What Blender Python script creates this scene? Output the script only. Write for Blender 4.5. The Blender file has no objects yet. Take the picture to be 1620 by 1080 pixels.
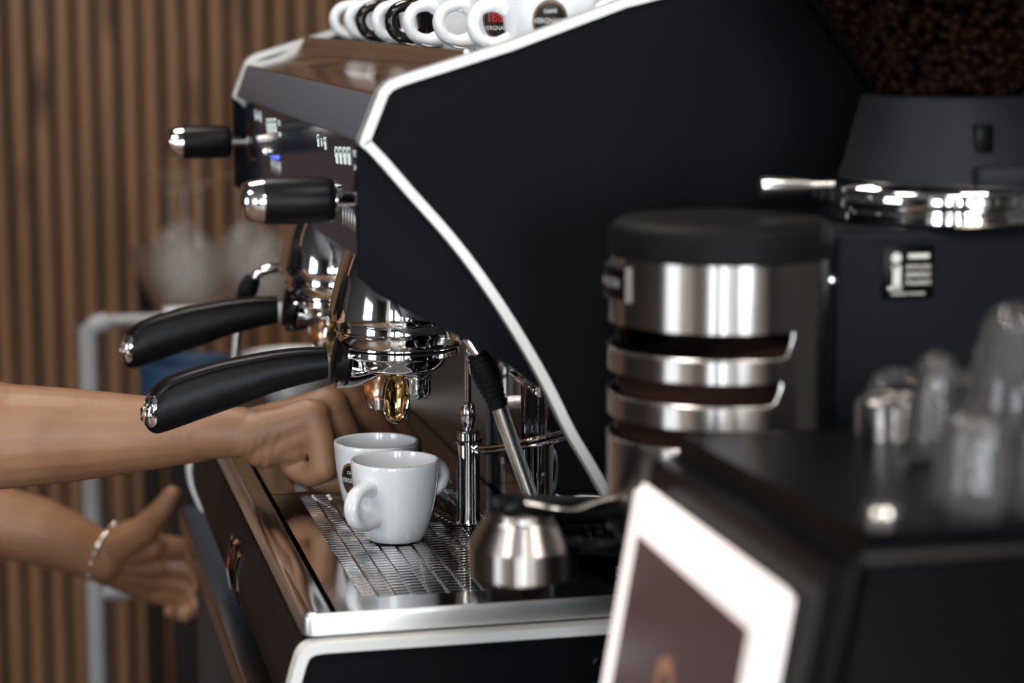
import bpy, bmesh, math, random
from math import sin, cos, pi, radians, hypot, sqrt, atan2
from mathutils import Vector, Matrix
import numpy as np
random.seed(7)
S = bpy.context.scene
COL = S.collection

# ------------------------------------------------------------------ camera, world, light, exposure
PITCH, YAW = radians(8.7614), radians(13.2493)
cam_d = bpy.data.cameras.new('camera'); cam = bpy.data.objects.new('camera', cam_d); COL.objects.link(cam)
cam_d.sensor_width = 36; cam_d.lens = 3400/1620*36
cam.location = (-.1687, -1.278, .384)
cam.rotation_euler = (pi/2-PITCH, 0, -YAW)
cam_d.clip_start = .05; cam_d.clip_end = 60
cam_d.dof.use_dof = True; cam_d.dof.focus_distance = 1.53; cam_d.dof.aperture_fstop = 4.6
S.camera = cam
S.view_settings.view_transform = 'Standard'; S.view_settings.look = 'None'
S.view_settings.gamma = 1; S.view_settings.use_curve_mapping = False
S.view_settings.exposure = 0.0
S.cycles.use_denoising = True
S.cycles.max_bounces = 8; S.cycles.transparent_max_bounces = 16
S.cycles.caustics_reflective = False; S.cycles.caustics_refractive = False
S.cycles.sample_clamp_indirect = 6

W = bpy.data.worlds.new('sky'); S.world = W; W.use_nodes = True
wn = W.node_tree.nodes['Background']; wn.inputs[0].default_value = (.75, .85, 1, 1); wn.inputs[1].default_value = 1.5

def area(name, loc, target, sx, sy, power, col=(1, 1, 1)):
    d = bpy.data.lights.new(name, 'AREA'); d.shape = 'RECTANGLE'; d.size = sx; d.size_y = sy
    d.energy = power; d.color = col
    o = bpy.data.objects.new(name, d); COL.objects.link(o); o.location = loc
    o.rotation_euler = (Vector(target)-Vector(loc)).to_track_quat('-Z', 'Y').to_euler()
    return o
FLOOR, CEIL = -1.05, 2.0
# daylight in the openings of the window wall behind the photographer, and of the left wall
WIN = [(-3.3, 1.3), (-1.55, 1.3), (.2, 1.3)]
for i, (wx, ww) in enumerate(WIN):
    area('window_daylight', (wx+ww/2, -5.62, .55), (wx+ww/2, 0, .3), ww, 1.9, 150, (.86, .93, 1))
area('window_daylight', (-4.62, -2.2, .55), (0, -2.2, .3), 1.6, 1.9, 80, (.88, .94, 1))

# ------------------------------------------------------------------ material helpers
def mat(name, col, rough=.5, metal=0, **k):
    m = bpy.data.materials.new(name); m.use_nodes = True
    b = m.node_tree.nodes['Principled BSDF']
    b.inputs['Base Color'].default_value = (*col, 1); b.inputs['Roughness'].default_value = rough
    b.inputs['Metallic'].default_value = metal
    for q, v in k.items(): b.inputs[q.replace('_', ' ')].default_value = v
    return m
def srgb(r, g, b):
    f = lambda c: (c/255/12.92) if c <= 10 else ((c/255+.055)/1.055)**2.4
    return (f(r), f(g), f(b))
def noise_bump(m, scale, strength, dist=.001, detail=4, coords='Object', stretch=None):
    nt = m.node_tree; n = nt.nodes; l = nt.links; b = n['Principled BSDF']
    tc = n.new('ShaderNodeTexCoord'); mp = n.new('ShaderNodeMapping'); no = n.new('ShaderNodeTexNoise'); bu = n.new('ShaderNodeBump')
    if stretch: mp.inputs['Scale'].default_value = stretch
    no.inputs['Scale'].default_value = scale; no.inputs['Detail'].default_value = detail
    bu.inputs['Strength'].default_value = strength; bu.inputs['Distance'].default_value = dist
    l.new(tc.outputs[coords], mp.inputs[0]); l.new(mp.outputs[0], no.inputs['Vector'])
    l.new(no.outputs['Fac'], bu.inputs['Height']); l.new(bu.outputs[0], b.inputs['Normal'])
    return no
def colour_noise(m, c1, c2, scale, stretch=None, detail=4, lo=.35, hi=.65):
    nt = m.node_tree; n = nt.nodes; l = nt.links; b = n['Principled BSDF']
    tc = n.new('ShaderNodeTexCoord'); mp = n.new('ShaderNodeMapping'); no = n.new('ShaderNodeTexNoise'); r = n.new('ShaderNodeValToRGB')
    if stretch: mp.inputs['Scale'].default_value = stretch
    no.inputs['Scale'].default_value = scale; no.inputs['Detail'].default_value = detail
    r.color_ramp.elements[0].position = lo; r.color_ramp.elements[0].color = (*c1, 1)
    r.color_ramp.elements[1].position = hi; r.color_ramp.elements[1].color = (*c2, 1)
    l.new(tc.outputs['Object'], mp.inputs[0]); l.new(mp.outputs[0], no.inputs['Vector'])
    l.new(no.outputs['Fac'], r.inputs[0]); l.new(r.outputs[0], b.inputs['Base Color'])
    return r
M = {}
M['navy'] = mat('navy_powder_coat', srgb(14, 15, 18), .6, 0, Specular_IOR_Level=.05); noise_bump(M['navy'], 1800, .15, .0003)
M['cheek'] = mat('navy_satin', srgb(13, 15, 21), .55, 0, Specular_IOR_Level=.05)
M['trim'] = mat('white_satin_trim', srgb(218, 219, 216), .4)
M['chrome'] = mat('chrome', (.86, .85, .84), .06, 1)
M['csteel'] = mat('counter_steel', (.42, .38, .33), .2, 1)
M['steel'] = mat('polished_steel', (.72, .71, .70), .10, 1); noise_bump(M['steel'], 60, .05, .001, 2)
M['rimedge'] = mat('satin_rim_edge', (.80, .79, .77), .34, 1)
M['splash2'] = mat('black_mirror_splash', (.10, .10, .105), .03, 1); noise_bump(M['splash2'], 7, .2, .006, 0)
M['splash'] = mat('dark_splash_steel', (.12, .12, .125), .38, 1); noise_bump(M['splash'], 9, .35, .004, 1)
M['brushed'] = mat('brushed_steel', (.66, .64, .61), .26, 1); noise_bump(M['brushed'], 40, .12, .0005, 3, stretch=(1, 1, 30))
M['dbrushed'] = mat('turned_doser_steel', (.46, .43, .41), .30, 1, Anisotropic=1, Anisotropic_Rotation=.25)
_t = M['dbrushed'].node_tree.nodes.new('ShaderNodeTangent'); _t.direction_type = 'RADIAL'; _t.axis = 'Z'
M['dbrushed'].node_tree.links.new(_t.outputs[0], M['dbrushed'].node_tree.nodes['Principled BSDF'].inputs['Tangent'])
M['graphite'] = mat('graphite_metallic_paint', srgb(92, 92, 100), .6, 0, Specular_IOR_Level=.08); noise_bump(M['graphite'], 2500, .25, .0003)
M['display'] = mat('glossy_grey_display', srgb(52, 58, 74), .10, 0, Specular_IOR_Level=.05); noise_bump(M['display'], 2500, .04, .0002)
M['mirror'] = mat('mirror_top_plate', (.78, .72, .66), .09, 1)
M['dimmetal'] = mat('dim_metal', (.22, .21, .20), .3, 1)
M['lidp'] = mat('matt_black_lid', srgb(17, 17, 18), .55, 0, Specular_IOR_Level=.08)
M['blackp'] = mat('black_plastic', srgb(13, 13, 15), .36, 0, Specular_IOR_Level=.13); noise_bump(M['blackp'], 900, .12, .0003)
M['blackg'] = mat('black_gloss', srgb(8, 8, 10), .3, 0, Specular_IOR_Level=.07)
M['rubber'] = mat('black_rubber', srgb(12, 12, 13), .6, 0, Specular_IOR_Level=.2)
M['ceramic'] = mat('white_porcelain', srgb(240, 242, 245), .12, 0, Coat_Weight=.5, Coat_Roughness=.03)
M['blackcup'] = mat('black_porcelain', srgb(22, 20, 20), .12)
M['decal'] = mat('dark_logo_print', srgb(28, 22, 18), .3)
M['decalw'] = mat('white_logo_print', srgb(215, 212, 205), .3)
M['decalg'] = mat('gold_logo_print', srgb(140, 110, 70), .3)
M['red'] = mat('red_logo_print', srgb(190, 28, 30), .3)
M['void'] = mat('dark_drip_pan', srgb(20, 18, 18), .35, .6)
M['front'] = mat('dark_front_lacquer', srgb(34, 29, 27), .5, 0, Specular_IOR_Level=.03)
M['icon'] = mat('lit_display_icons', (.5, .55, .55), .4, 0, Emission_Color=(.85, 1, .97, 1), Emission_Strength=.8)
M['blue'] = mat('blue_led', (.05, .1, 1), .4, 0, Emission_Color=(.04, .10, 1, 1), Emission_Strength=4)
M['gold'] = mat('coffee_stained_chrome', (.62, .42, .16), .12, 1)
M['copper'] = mat('coppery_steel', (.60, .40, .28), .22, 1)
M['coffee'] = mat('ground_coffee', srgb(58, 34, 24), .8); noise_bump(M['coffee'], 500, .6, .002)
M['bean'] = mat('roasted_bean', srgb(70, 46, 35), .5)
M['grinder'] = mat('anthracite_hammered', srgb(30, 31, 35), .5, 0, Specular_IOR_Level=.12); noise_bump(M['grinder'], 700, .3, .0005)
M['gbody'] = mat('grinder_navy_black', srgb(16, 18, 23), .5, 0, Specular_IOR_Level=.06)
M['smoke'] = mat('smoked_plastic', (.09, .08, .08), .08, 0, Transmission_Weight=1, IOR=1.1, Alpha=1)
M['glass'] = mat('clear_glass', (1, 1, 1), .02, 0, Transmission_Weight=1, IOR=1.45)
M['thin'] = bpy.data.materials.new('thin_glass'); M['thin'].use_nodes = True
nt = M['thin'].node_tree; nt.nodes.clear()
o_ = nt.nodes.new('ShaderNodeOutputMaterial'); mx = nt.nodes.new('ShaderNodeMixShader'); tr = nt.nodes.new('ShaderNodeBsdfTransparent'); gl = nt.nodes.new('ShaderNodeBsdfGlossy'); fr = nt.nodes.new('ShaderNodeLayerWeight')
tr.inputs[0].default_value = (.985, .985, .985, 1); gl.inputs['Roughness'].default_value = .03; fr.inputs[0].default_value = .25
nt.links.new(fr.outputs['Fresnel'], mx.inputs[0]); nt.links.new(tr.outputs[0], mx.inputs[1]); nt.links.new(gl.outputs[0], mx.inputs[2]); nt.links.new(mx.outputs[0], o_.inputs[0])
M['milky'] = mat('paled_glass', (.45, .42, .40), .15, 0, Alpha=.10)  # pale colour put into the clear glass to lift its dark look
M['dusk'] = M['thin'].copy(); M['dusk'].name = 'smoky_thin_plastic'
M['hazy'] = M['thin'].copy(); M['hazy'].name = 'hazy_glass'
_n = M['hazy'].node_tree.nodes; _l = M['hazy'].node_tree.links; _m = _n.new('ShaderNodeMixShader'); _d = _n.new('ShaderNodeBsdfDiffuse'); _d.inputs[0].default_value = (.5, .47, .45, 1); _m.inputs[0].default_value = .05
_l.new(_n['Mix Shader'].outputs[0], _m.inputs[1]); _l.new(_d.outputs[0], _m.inputs[2]); _l.new(_m.outputs[0], _n['Material Output'].inputs[0])
M['dusk'].node_tree.nodes['Layer Weight'].inputs[0].default_value = .06; M['dusk'].node_tree.nodes['Glossy BSDF'].inputs['Roughness'].default_value = .15
M['dusk'].node_tree.nodes['Transparent BSDF'].inputs[0].default_value = (.62, .58, .56, 1)
M['screen'] = mat('dark_plum_screen', srgb(60, 42, 46), .25, 0, Emission_Color=(*srgb(82, 60, 64), 1), Emission_Strength=.35)
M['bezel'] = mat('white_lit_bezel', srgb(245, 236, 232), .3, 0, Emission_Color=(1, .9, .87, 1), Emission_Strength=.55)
M['tan'] = mat('tan_screen_picture', srgb(150, 105, 75), .4, 0, Emission_Color=(*srgb(150, 105, 75), 1), Emission_Strength=.35)
M['skin'] = mat('skin', srgb(138, 104, 80), .5, 0, Subsurface_Weight=.12, Subsurface_Scale=.008)
M['skin'].node_tree.nodes['Principled BSDF'].inputs['Subsurface Radius'].default_value = (1, .35, .2)
r = colour_noise(M['skin'], srgb(124, 87, 62), srgb(150, 111, 82), 14, detail=6, lo=.3, hi=.7)
noise_bump(M['skin'], 220, .35, .0008, 5)
M['cloth'] = mat('dark_shirt_cotton', srgb(24, 24, 27), .9); noise_bump(M['cloth'], 900, .3)
M['denim'] = mat('dark_trousers', srgb(34, 38, 52), .9)
M['hair'] = mat('brown_hair', srgb(62, 42, 30), .5)
M['eye'] = mat('eye_white', srgb(230, 228, 225), .2)
M['iris'] = mat('brown_iris', srgb(60, 38, 25), .2)
M['lip'] = mat('lips', srgb(165, 95, 88), .45)
M['silver'] = mat('silver_bracelet', (.85, .82, .76), .2, 1)
M['wood'] = mat('larch_slat', srgb(140, 104, 74), .6)
M['woodback'] = mat('dark_wall_felt', srgb(30, 21, 16), .9)
M['plaster'] = mat('grey_plaster', srgb(88, 87, 86), .9)
M['ceil'] = mat('grey_ceiling_paint', srgb(100, 100, 102), .9)
M['floor'] = mat('worn_wood_floor', srgb(96, 76, 58), .45)
M['pillar'] = mat('white_pillar_paint', srgb(222, 220, 214), .7)
M['bluep'] = mat('blue_plastic', srgb(38, 70, 100), .5)
M['greymetal'] = mat('grey_painted_tube', srgb(150, 150, 150), .5)
M['tablesteel'] = mat('brushed_table_steel', (.50, .48, .46), .3, 1)
M['darkcab'] = mat('dark_slate_cabinet', srgb(44, 46, 54), .5)
M['lamp'] = mat('lamp_diffuser', (1, 1, 1), .5, 0, Emission_Color=(1, .92, .82, 1), Emission_Strength=4)
# wood: long grain streaks plus knots
nt = M['wood'].node_tree; n = nt.nodes; l = nt.links; b = n['Principled BSDF']
tc = n.new('ShaderNodeTexCoord'); oi = n.new('ShaderNodeObjectInfo'); ad = n.new('ShaderNodeVectorMath'); ad.operation = 'ADD'
mu = n.new('ShaderNodeVectorMath'); mu.operation = 'SCALE'; mu.inputs['Scale'].default_value = 30
cb = n.new('ShaderNodeCombineXYZ'); l.new(oi.outputs['Random'], cb.inputs[0]); l.new(oi.outputs['Random'], cb.inputs[2]); l.new(cb.outputs[0], mu.inputs[0])
l.new(tc.outputs['Object'], ad.inputs[0]); l.new(mu.outputs[0], ad.inputs[1])
mp = n.new('ShaderNodeMapping'); mp.inputs['Scale'].default_value = (50, 50, 1.5); l.new(ad.outputs[0], mp.inputs[0])
n1 = n.new('ShaderNodeTexNoise'); n1.inputs['Scale'].default_value = 1; n1.inputs['Detail'].default_value = 5; l.new(mp.outputs[0], n1.inputs['Vector'])
r1 = n.new('ShaderNodeValToRGB'); r1.color_ramp.elements[0].position = .3; r1.color_ramp.elements[1].position = .7
r1.color_ramp.elements[0].color = (*srgb(114, 79, 53), 1); r1.color_ramp.elements[1].color = (*srgb(158, 117, 81), 1); l.new(n1.outputs['Fac'], r1.inputs[0])
mp2 = n.new('ShaderNodeMapping'); mp2.inputs['Scale'].default_value = (9, 9, 3.2); l.new(ad.outputs[0], mp2.inputs[0])
vo = n.new('ShaderNodeTexVoronoi'); vo.inputs['Scale'].default_value = 1; l.new(mp2.outputs[0], vo.inputs['Vector'])
r2 = n.new('ShaderNodeValToRGB'); r2.color_ramp.elements[0].position = .06; r2.color_ramp.elements[1].position = .27
r2.color_ramp.elements[0].color = (.22, .12, .07, 1); r2.color_ramp.elements[1].color = (1, 1, 1, 1); l.new(vo.outputs['Distance'], r2.inputs[0])
mm = n.new('ShaderNodeMix'); mm.data_type = 'RGBA'; mm.blend_type = 'MULTIPLY'; mm.inputs[0].default_value = .9
l.new(r1.outputs[0], mm.inputs[6]); l.new(r2.outputs[0], mm.inputs[7]); l.new(mm.outputs[2], b.inputs['Base Color'])
colour_noise(M['floor'], srgb(80, 60, 44), srgb(120, 94, 70), 6, stretch=(1, 12, 1))

# ------------------------------------------------------------------ mesh helpers
def finish(name, bm, m, parent=None, smooth=True, ang=35, loc=None):
    me = bpy.data.meshes.new(name); bmesh.ops.recalc_face_normals(bm, faces=bm.faces[:]); bm.to_mesh(me); bm.free()
    if m is not None:
        for q in (m if isinstance(m, (list, tuple)) else [m]): me.materials.append(q)
    if smooth:
        me.polygons.foreach_set('use_smooth', [True]*len(me.polygons)); me.set_sharp_from_angle(angle=radians(ang))
    o = bpy.data.objects.new(name, me); COL.objects.link(o)
    if loc is not None: o.location = loc
    if parent is not None: o.parent = parent
    return o
def tag(o, label=None, cat=None, group=None, kind=None):
    for k, v in (('label', label), ('category', cat), ('group', group), ('kind', kind)):
        if v: o[k] = v
    return o
def empty(name, loc, label, cat, group=None, rz=0):
    o = bpy.data.objects.new(name, None); COL.objects.link(o); o.location = loc; o.rotation_euler = (0, 0, rz)
    o.empty_display_size = .02
    return tag(o, label, cat, group)
def copy_tree(o, parent=None):
    c = o.copy(); COL.objects.link(c); c.parent = parent
    for ch in [q for q in bpy.data.objects if q.parent == o]: copy_tree(ch, c)
    return c
def bx(bm, c, s, bev=0, seg=2, rot=None):
    r = bmesh.ops.create_cube(bm, size=1, matrix=Matrix.Translation(c) @ (rot or Matrix()) @ Matrix.Diagonal((*s, 1)))
    vs = r['verts']
    if bev:
        es = {e for v in vs for e in v.link_edges}
        bmesh.ops.bevel(bm, geom=list(es), offset=bev, segments=seg, affect='EDGES', profile=.5)
    return bm
def box(name, c, s, m, parent=None, bev=0, seg=2, rot=None):
    return finish(name, bx(bmesh.new(), c, s, bev, seg, rot), m, parent)
def lathe(bm, prof, c=(0, 0, 0), seg=48, axis='Z', mat_i=0, close=True, a0=0, a1=2*pi):
    """prof: list of (r, h). Revolves round an axis through c."""
    full = abs(a1-a0-2*pi) < 1e-6; n_ = seg if full else seg+1
    rings = []
    for (r, h) in prof:
        ring = []
        if r < 1e-7 and full:
            p = {'Z': (0, 0, h), 'X': (h, 0, 0), 'Y': (0, h, 0)}[axis]
            ring = [bm.verts.new(Vector(c)+Vector(p))]
        else:
            for i in range(n_):
                a = a0+(a1-a0)*i/seg; u, v = r*cos(a), r*sin(a)
                p = {'Z': (u, v, h), 'X': (h, u, v), 'Y': (v, h, u)}[axis]
                ring.append(bm.verts.new(Vector(c)+Vector(p)))
        rings.append(ring)
    for A, B in zip(rings, rings[1:]):
        m_ = seg
        for i in range(m_):
            j = (i+1) % n_
            if len(A) == 1 and len(B) == 1: continue
            if len(A) == 1: f = bm.faces.new((A[0], B[j], B[i]))
            elif len(B) == 1: f = bm.faces.new((A[i], A[j], B[0]))
            else: f = bm.faces.new((A[i], A[j], B[j], B[i]))
            f.material_index = mat_i
    return bm
def lathe_obj(name, prof, m, parent=None, c=(0, 0, 0), seg=48, axis='Z', **k):
    return finish(name, lathe(bmesh.new(), prof, c, seg, axis, **k), m, parent)
def catmull(pts, n_=8, closed=False):
    P = [Vector(p) for p in pts]; out = []
    N = len(P); rng = range(N if closed else N-1)
    for i in rng:
        p0 = P[(i-1) % N] if closed or i > 0 else P[0]*2-P[1]
        p1 = P[i]; p2 = P[(i+1) % N]; p3 = P[(i+2) % N] if closed or i+2 < N else p2*2-p1
        for k in range(n_):
            t = k/n_
            out.append(.5*((2*p1)+(-p0+p2)*t+(2*p0-5*p1+4*p2-p3)*t*t+(-p0+3*p1-3*p2+p3)*t**3))
    if not closed: out.append(P[-1])
    return out
def tube(bm, pts, rad, seg=14, ry=None, closed=False, cap=True, up=(0, 0, 1), power=1.0):
    """sweep an ellipse (rad sideways, ry along 'up') along pts; rad may be list."""
    P = [Vector(p) for p in pts]; N = len(P); rings = []
    R = rad if isinstance(rad, (list, tuple)) else [rad]*N
    RY = ry if isinstance(ry, (list, tuple)) else ([ry]*N if ry else R)
    prev = None
    for i, p in enumerate(P):
        if closed: t = P[(i+1) % N]-P[i-1]
        else: t = P[min(i+1, N-1)]-P[max(i-1, 0)]
        t.normalize(); u = Vector(up) if prev is None else prev
        s = t.cross(u)
        if s.length < 1e-4: s = t.cross(Vector((1, 0, .1)))
        s.normalize(); u = s.cross(t).normalized(); prev = u if (ry is None) else None
        ring = []
        for k in range(seg):
            a = 2*pi*k/seg; ca, sa = cos(a), sin(a)
            ca = abs(ca)**power*(1 if ca >= 0 else -1); sa = abs(sa)**power*(1 if sa >= 0 else -1)
            ring.append(bm.verts.new(p+s*ca*R[i]+u*sa*RY[i]))
        rings.append(ring)
    rr = list(zip(rings, rings[1:]))+([(rings[-1], rings[0])] if closed else [])
    for A, B in rr:
        for k in range(seg): bm.faces.new((A[k], A[(k+1) % seg], B[(k+1) % seg], B[k]))
    if cap and not closed:
        bm.faces.new(rings[0]); bm.faces.new(rings[-1][::-1])
    return bm
def tube_obj(name, pts, rad, m, parent=None, **k):
    return finish(name, tube(bmesh.new(), pts, rad, **k), m, parent)
def prism(bm, poly, y0, y1, bev=0):
    """extrude polygon given in (x,z) from y0 to y1"""
    A = [bm.verts.new((x, y0, z)) for x, z in poly]; B = [bm.verts.new((x, y1, z)) for x, z in poly]
    n_ = len(poly); fs = [bm.faces.new(A), bm.faces.new(B[::-1])]
    for i in range(n_): fs.append(bm.faces.new((A[i], B[i], B[(i+1) % n_], A[(i+1) % n_])))
    if bev:
        es = list({e for f in fs[:2] for e in f.edges})
        bmesh.ops.bevel(bm, geom=es, offset=bev, segments=2, affect='EDGES', profile=.5)
    return bm
def band(path, w, side=1):
    """2D offset strip inward: returns polygon made of path and its offset."""
    P = [Vector((p[0], p[1])) for p in path]; Q = []
    for i, p in enumerate(P):
        a = (P[i]-P[i-1]).normalized() if i > 0 else None
        b_ = (P[i+1]-P[i]).normalized() if i < len(P)-1 else None
        if a is None: a = b_
        if b_ is None: b_ = a
        na = Vector((-a.y, a.x)); nb = Vector((-b_.y, b_.x)); nn = (na+nb).normalized()
        Q.append(p+nn*side*w/max(.4, nn.dot(na)))
    return [tuple(p) for p in P], [tuple(q) for q in Q]
def strip(bm, P, Q, y0, y1):
    """solid strip between two 2D polylines (x,z), thickness y0..y1"""
    V = [[bm.verts.new((p[0], y, p[1])) for p in L] for L in (P, Q) for y in (y0, y1)]
    P0, P1, Q0, Q1 = V
    for i in range(len(P)-1):
        for a, b_ in ((P0, Q0), (Q0, Q1), (Q1, P1), (P1, P0)):
            bm.faces.new((a[i], a[i+1], b_[i+1], b_[i]))
    bm.faces.new((P0[0], Q0[0], Q1[0], P1[0])); bm.faces.new((P0[-1], P1[-1], Q1[-1], Q0[-1]))
    return bm
def text_mesh(s, size, font_bold=False):
    c = bpy.data.curves.new('t', 'FONT'); c.body = s; c.size = size; c.align_x = 'CENTER'; c.align_y = 'CENTER'
    if font_bold: c.offset = size*.02
    c.resolution_u = 3
    o = bpy.data.objects.new('t', c); COL.objects.link(o)
    bpy.context.view_layer.update()
    me = o.evaluated_get(bpy.context.evaluated_depsgraph_get()).to_mesh()
    vs = [tuple(v.co) for v in me.vertices]; fs = [tuple(p.vertices) for p in me.polygons]
    o.to_mesh_clear(); bpy.data.objects.remove(o); bpy.data.curves.remove(c)
    return vs, fs
def add_text(bm, s, size, fn, off=(0, 0), sx=1, mi=0, bold=True):
    vs, fs = text_mesh(s, size, bold)
    V = [bm.verts.new(fn(v[0]*sx+off[0], v[1]+off[1])) for v in vs]
    for f in fs:
        try: q = bm.faces.new([V[i] for i in f]); q.material_index = mi
        except ValueError: pass
def add_ellipse(bm, rx, ry, fn, off=(0, 0), mi=0, n_=28, r0=0):
    rings = []
    K = 4
    for k in range(K+1):
        t = r0+(1-r0)*k/K
        if t == 0: rings.append([bm.verts.new(fn(*off))]); continue
        rings.append([bm.verts.new(fn(off[0]+rx*t*cos(2*pi*i/n_), off[1]+ry*t*sin(2*pi*i/n_))) for i in range(n_)])
    for A, B in zip(rings, rings[1:]):
        for i in range(n_):
            j = (i+1) % n_
            q = bm.faces.new((A[0], B[i], B[j]) if len(A) == 1 else (A[i], B[i], B[j], A[j])); q.material_index = mi

# ------------------------------------------------------------------ the room (setting)
def struct(o): o['kind'] = 'structure'; return o
struct(box('floor', (-.75, -1.3, FLOOR-.05), (8.0, 9.0, .1), M['floor']))
struct(box('ceiling', (-.75, -1.3, CEIL+.05), (8.0, 9.0, .1), M['ceil']))
struct(box('wall_right', (3.05, -1.3, .475), (.1, 9.0, 3.05), M['plaster']))
# wall behind the photographer: piers, sill band and lintel around three windows
def pierced(name, along, fixed, a0, a1, wins, z0, z1):
    bm = bmesh.new()
    def blk(s, e, lo, hi):
        if e-s < .01: return
        c = ((s+e)/2, fixed, (lo+hi)/2) if along == 'x' else (fixed, (s+e)/2, (lo+hi)/2)
        d = (e-s, .2, hi-lo) if along == 'x' else (.2, e-s, hi-lo)
        bx(bm, c, d)
    blk(a0, a1, FLOOR, z0); blk(a0, a1, z1, CEIL); p = a0
    for (s, w_) in wins: blk(p, s, z0, z1); p = s+w_
    blk(p, a1, z0, z1)
    return struct(finish(name, bm, M['plaster'], smooth=False))
pierced('wall_front', 'x', -5.4, -4.5, 3.0, WIN, -.45, 1.55)
pierced('wall_left', 'y', -4.45, -5.3, 3.0, [(-3.0, 1.6)], -.45, 1.55)
k = 1
for (wx, ww) in WIN:
    w_ = struct(box('window_%d' % k, (wx+ww/2, -5.36, -.43), (ww, .12, .05), M['pillar'])); k += 1
    for xx in (wx+.03, wx+ww/2, wx+ww-.03): box('window_frame', (xx, -5.40, .55), (.05, .05, 2.0), M['pillar'], w_)
    box('window_frame', (wx+ww/2, -5.40, 1.2), (ww, .045, .04), M['pillar'], w_)
    box('pane', (wx+ww/2, -5.43, .55), (ww, .006, 2.0), M['thin'], w_)
w_ = struct(box('window_4', (-4.40, -2.2, -.43), (.12, 1.6, .05), M['pillar']))
for yy in (-2.97, -2.2, -1.43): box('window_frame', (-4.45, yy, .55), (.05, .05, 2.0), M['pillar'], w_)
box('pane', (-4.48, -2.2, .55), (.006, 1.6, 2.0), M['thin'], w_)
for (px_, py_) in ((-1.7, -3.2), (-.35, -3.6), (1.2, -3.3)):
    struct(box('trim_%d' % k, (px_, py_, .475), (.28, .28, 3.05), M['pillar'], bev=.01)); k += 1
# slatted back wall
wb = struct(box('wall_back', (-.75, 3.10, .475), (8.0, .1, 3.05), M['woodback']))
PIT = .0425
sl0 = None
for i in range(150):
    x = -3.2+i*PIT
    if sl0 is None:
        sl0 = finish('slat', bx(bmesh.new(), (0, 0, 0), (.028, .036, 3.0), .002, 1), M['wood'], wb); o = sl0
    else:
        o = sl0.copy(); COL.objects.link(o)
    o.location = (x+random.uniform(-.001, .001), 3.032, .475)
# lamps
for (lx, ly) in ((-1.2, -.9), (.7, -1.1), (-.2, .9), (-.3, -2.9)):
    t = empty('ceiling_light', (lx, ly, CEIL), 'flat square ceiling panel light above the bar', 'ceiling light', 'ceiling panel lights')
    box('frame', (0, 0, -.015), (.64, .64, .03), M['pillar'], t, .004)
    box('diffuser', (0, 0, -.032), (.58, .58, .006), M['lamp'], t)
    a = area('lamp_light', (lx, ly, CEIL-.05), (lx, ly, 0), .56, .56, 23, (1, .93, .85)); a.visible_camera = True

# ------------------------------------------------------------------ counter under the machine
ct = empty('bar_counter', (0, 0, FLOOR), 'dark bar counter with polished steel top under the espresso machine', 'counter')
CZ = -.105
box('countertop', (.62, -.28, CZ-.012-FLOOR), (1.264, 2.24, .024), M['csteel'], ct, .003)
box('cabinet', (.628, -.28, (CZ-.024-FLOOR)/2), (1.25, 2.23, CZ-.024-FLOOR), M['darkcab'], ct, .003)

# ------------------------------------------------------------------ espresso machine
mach = empty('espresso_machine', (.25, .358, CZ), 'two-group espresso machine with black side panels edged in white', 'espresso machine')
OFF = Vector((-.25, -.358, -CZ))
def mp_(o): o.location = Vector(o.location)+OFF if o.parent == mach else o.location; return o
MW = .716
curve = [(p[0], p[1]) for p in catmull([(.0369, .3058, 0), (.0502, .2915, 0), (.0655, .2737, 0), (.0887, .2474, 0), (.1083, .2217, 0), (.1282, .1917, 0), (.1484, .1572, 0), (.1647, .1245, 0), (.1792, .1000, 0), (.1925, .0765, 0)], 4)]
def chamfer(poly): return poly
up_path = [(.60, .4665), (.45, .4465), (.30, .4150), (.1996, .3912), (.1283, .3655), (.061, .3451)]
arc = [(.0540, .3420), (.0490, .3370), (.0475, .3330)]
face = [(.0375, .3085), (.0369, .3058), (.0380, .3035)]
outer = up_path+arc+face+curve[1:]
side_poly = outer+[(.215, .040), (.23, .008), (.60, .008)]
def side(y0, y1, yt0, yt1, label=None):
    s = mp_(finish('side_panel', prism(bmesh.new(), side_poly, y0, y1), M['navy'], mach))
    P, Q = band(outer, .0058, 1)
    bm = strip(bmesh.new(), P, Q, yt0, yt1)
    bmesh.ops.bevel(bm, geom=[e for e in bm.edges if abs(e.verts[0].co.y-e.verts[1].co.y) < 1e-6 and not (e.calc_face_angle(0) < .5)], offset=.0009, segments=2, affect='EDGES')
    tr_ = finish('panel_trim', bm, M['trim'], s)
    tr_['label'] = 'white edging strip'
    return s
side(-.008, 0, -.0105, .003)
side(MW, MW+.008, MW-.003, MW+.0105)
# cheeks: navy plates under the trim, at the front corners
cheek = [(.0369, .3040), (.037, .2238), (.0494, .2125), (.0884, .191), (.1202, .1742), (.1484, .1524), (.1510, .1530)]+[c for c in reversed(curve[1:-7])]
for (a, b_) in ((.001, .007), (MW-.007, MW-.001)):
    mp_(finish('cheek_plate', prism(bmesh.new(), cheek, a, b_, .0008), M['cheek'], mach))
# body core behind the display
core = [(.054, .331), (.052, .2290), (.0884, .189), (.1202, .172), (.150, .150), (.198, .148), (.198, .002), (.55, .002), (.55, .345), (.115, .345), (.105, .352)]
core = [(.056, .325), (.054, .2320), (.0884, .194), (.1202, .176), (.150, .155), (.198, .150), (.240, .148), (.240, .004), (.55, .004), (.55, .335), (.105, .335)]
mp_(finish('housing', prism(bmesh.new(), core, .0075, MW-.0075), M['graphite'], mach))
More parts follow.
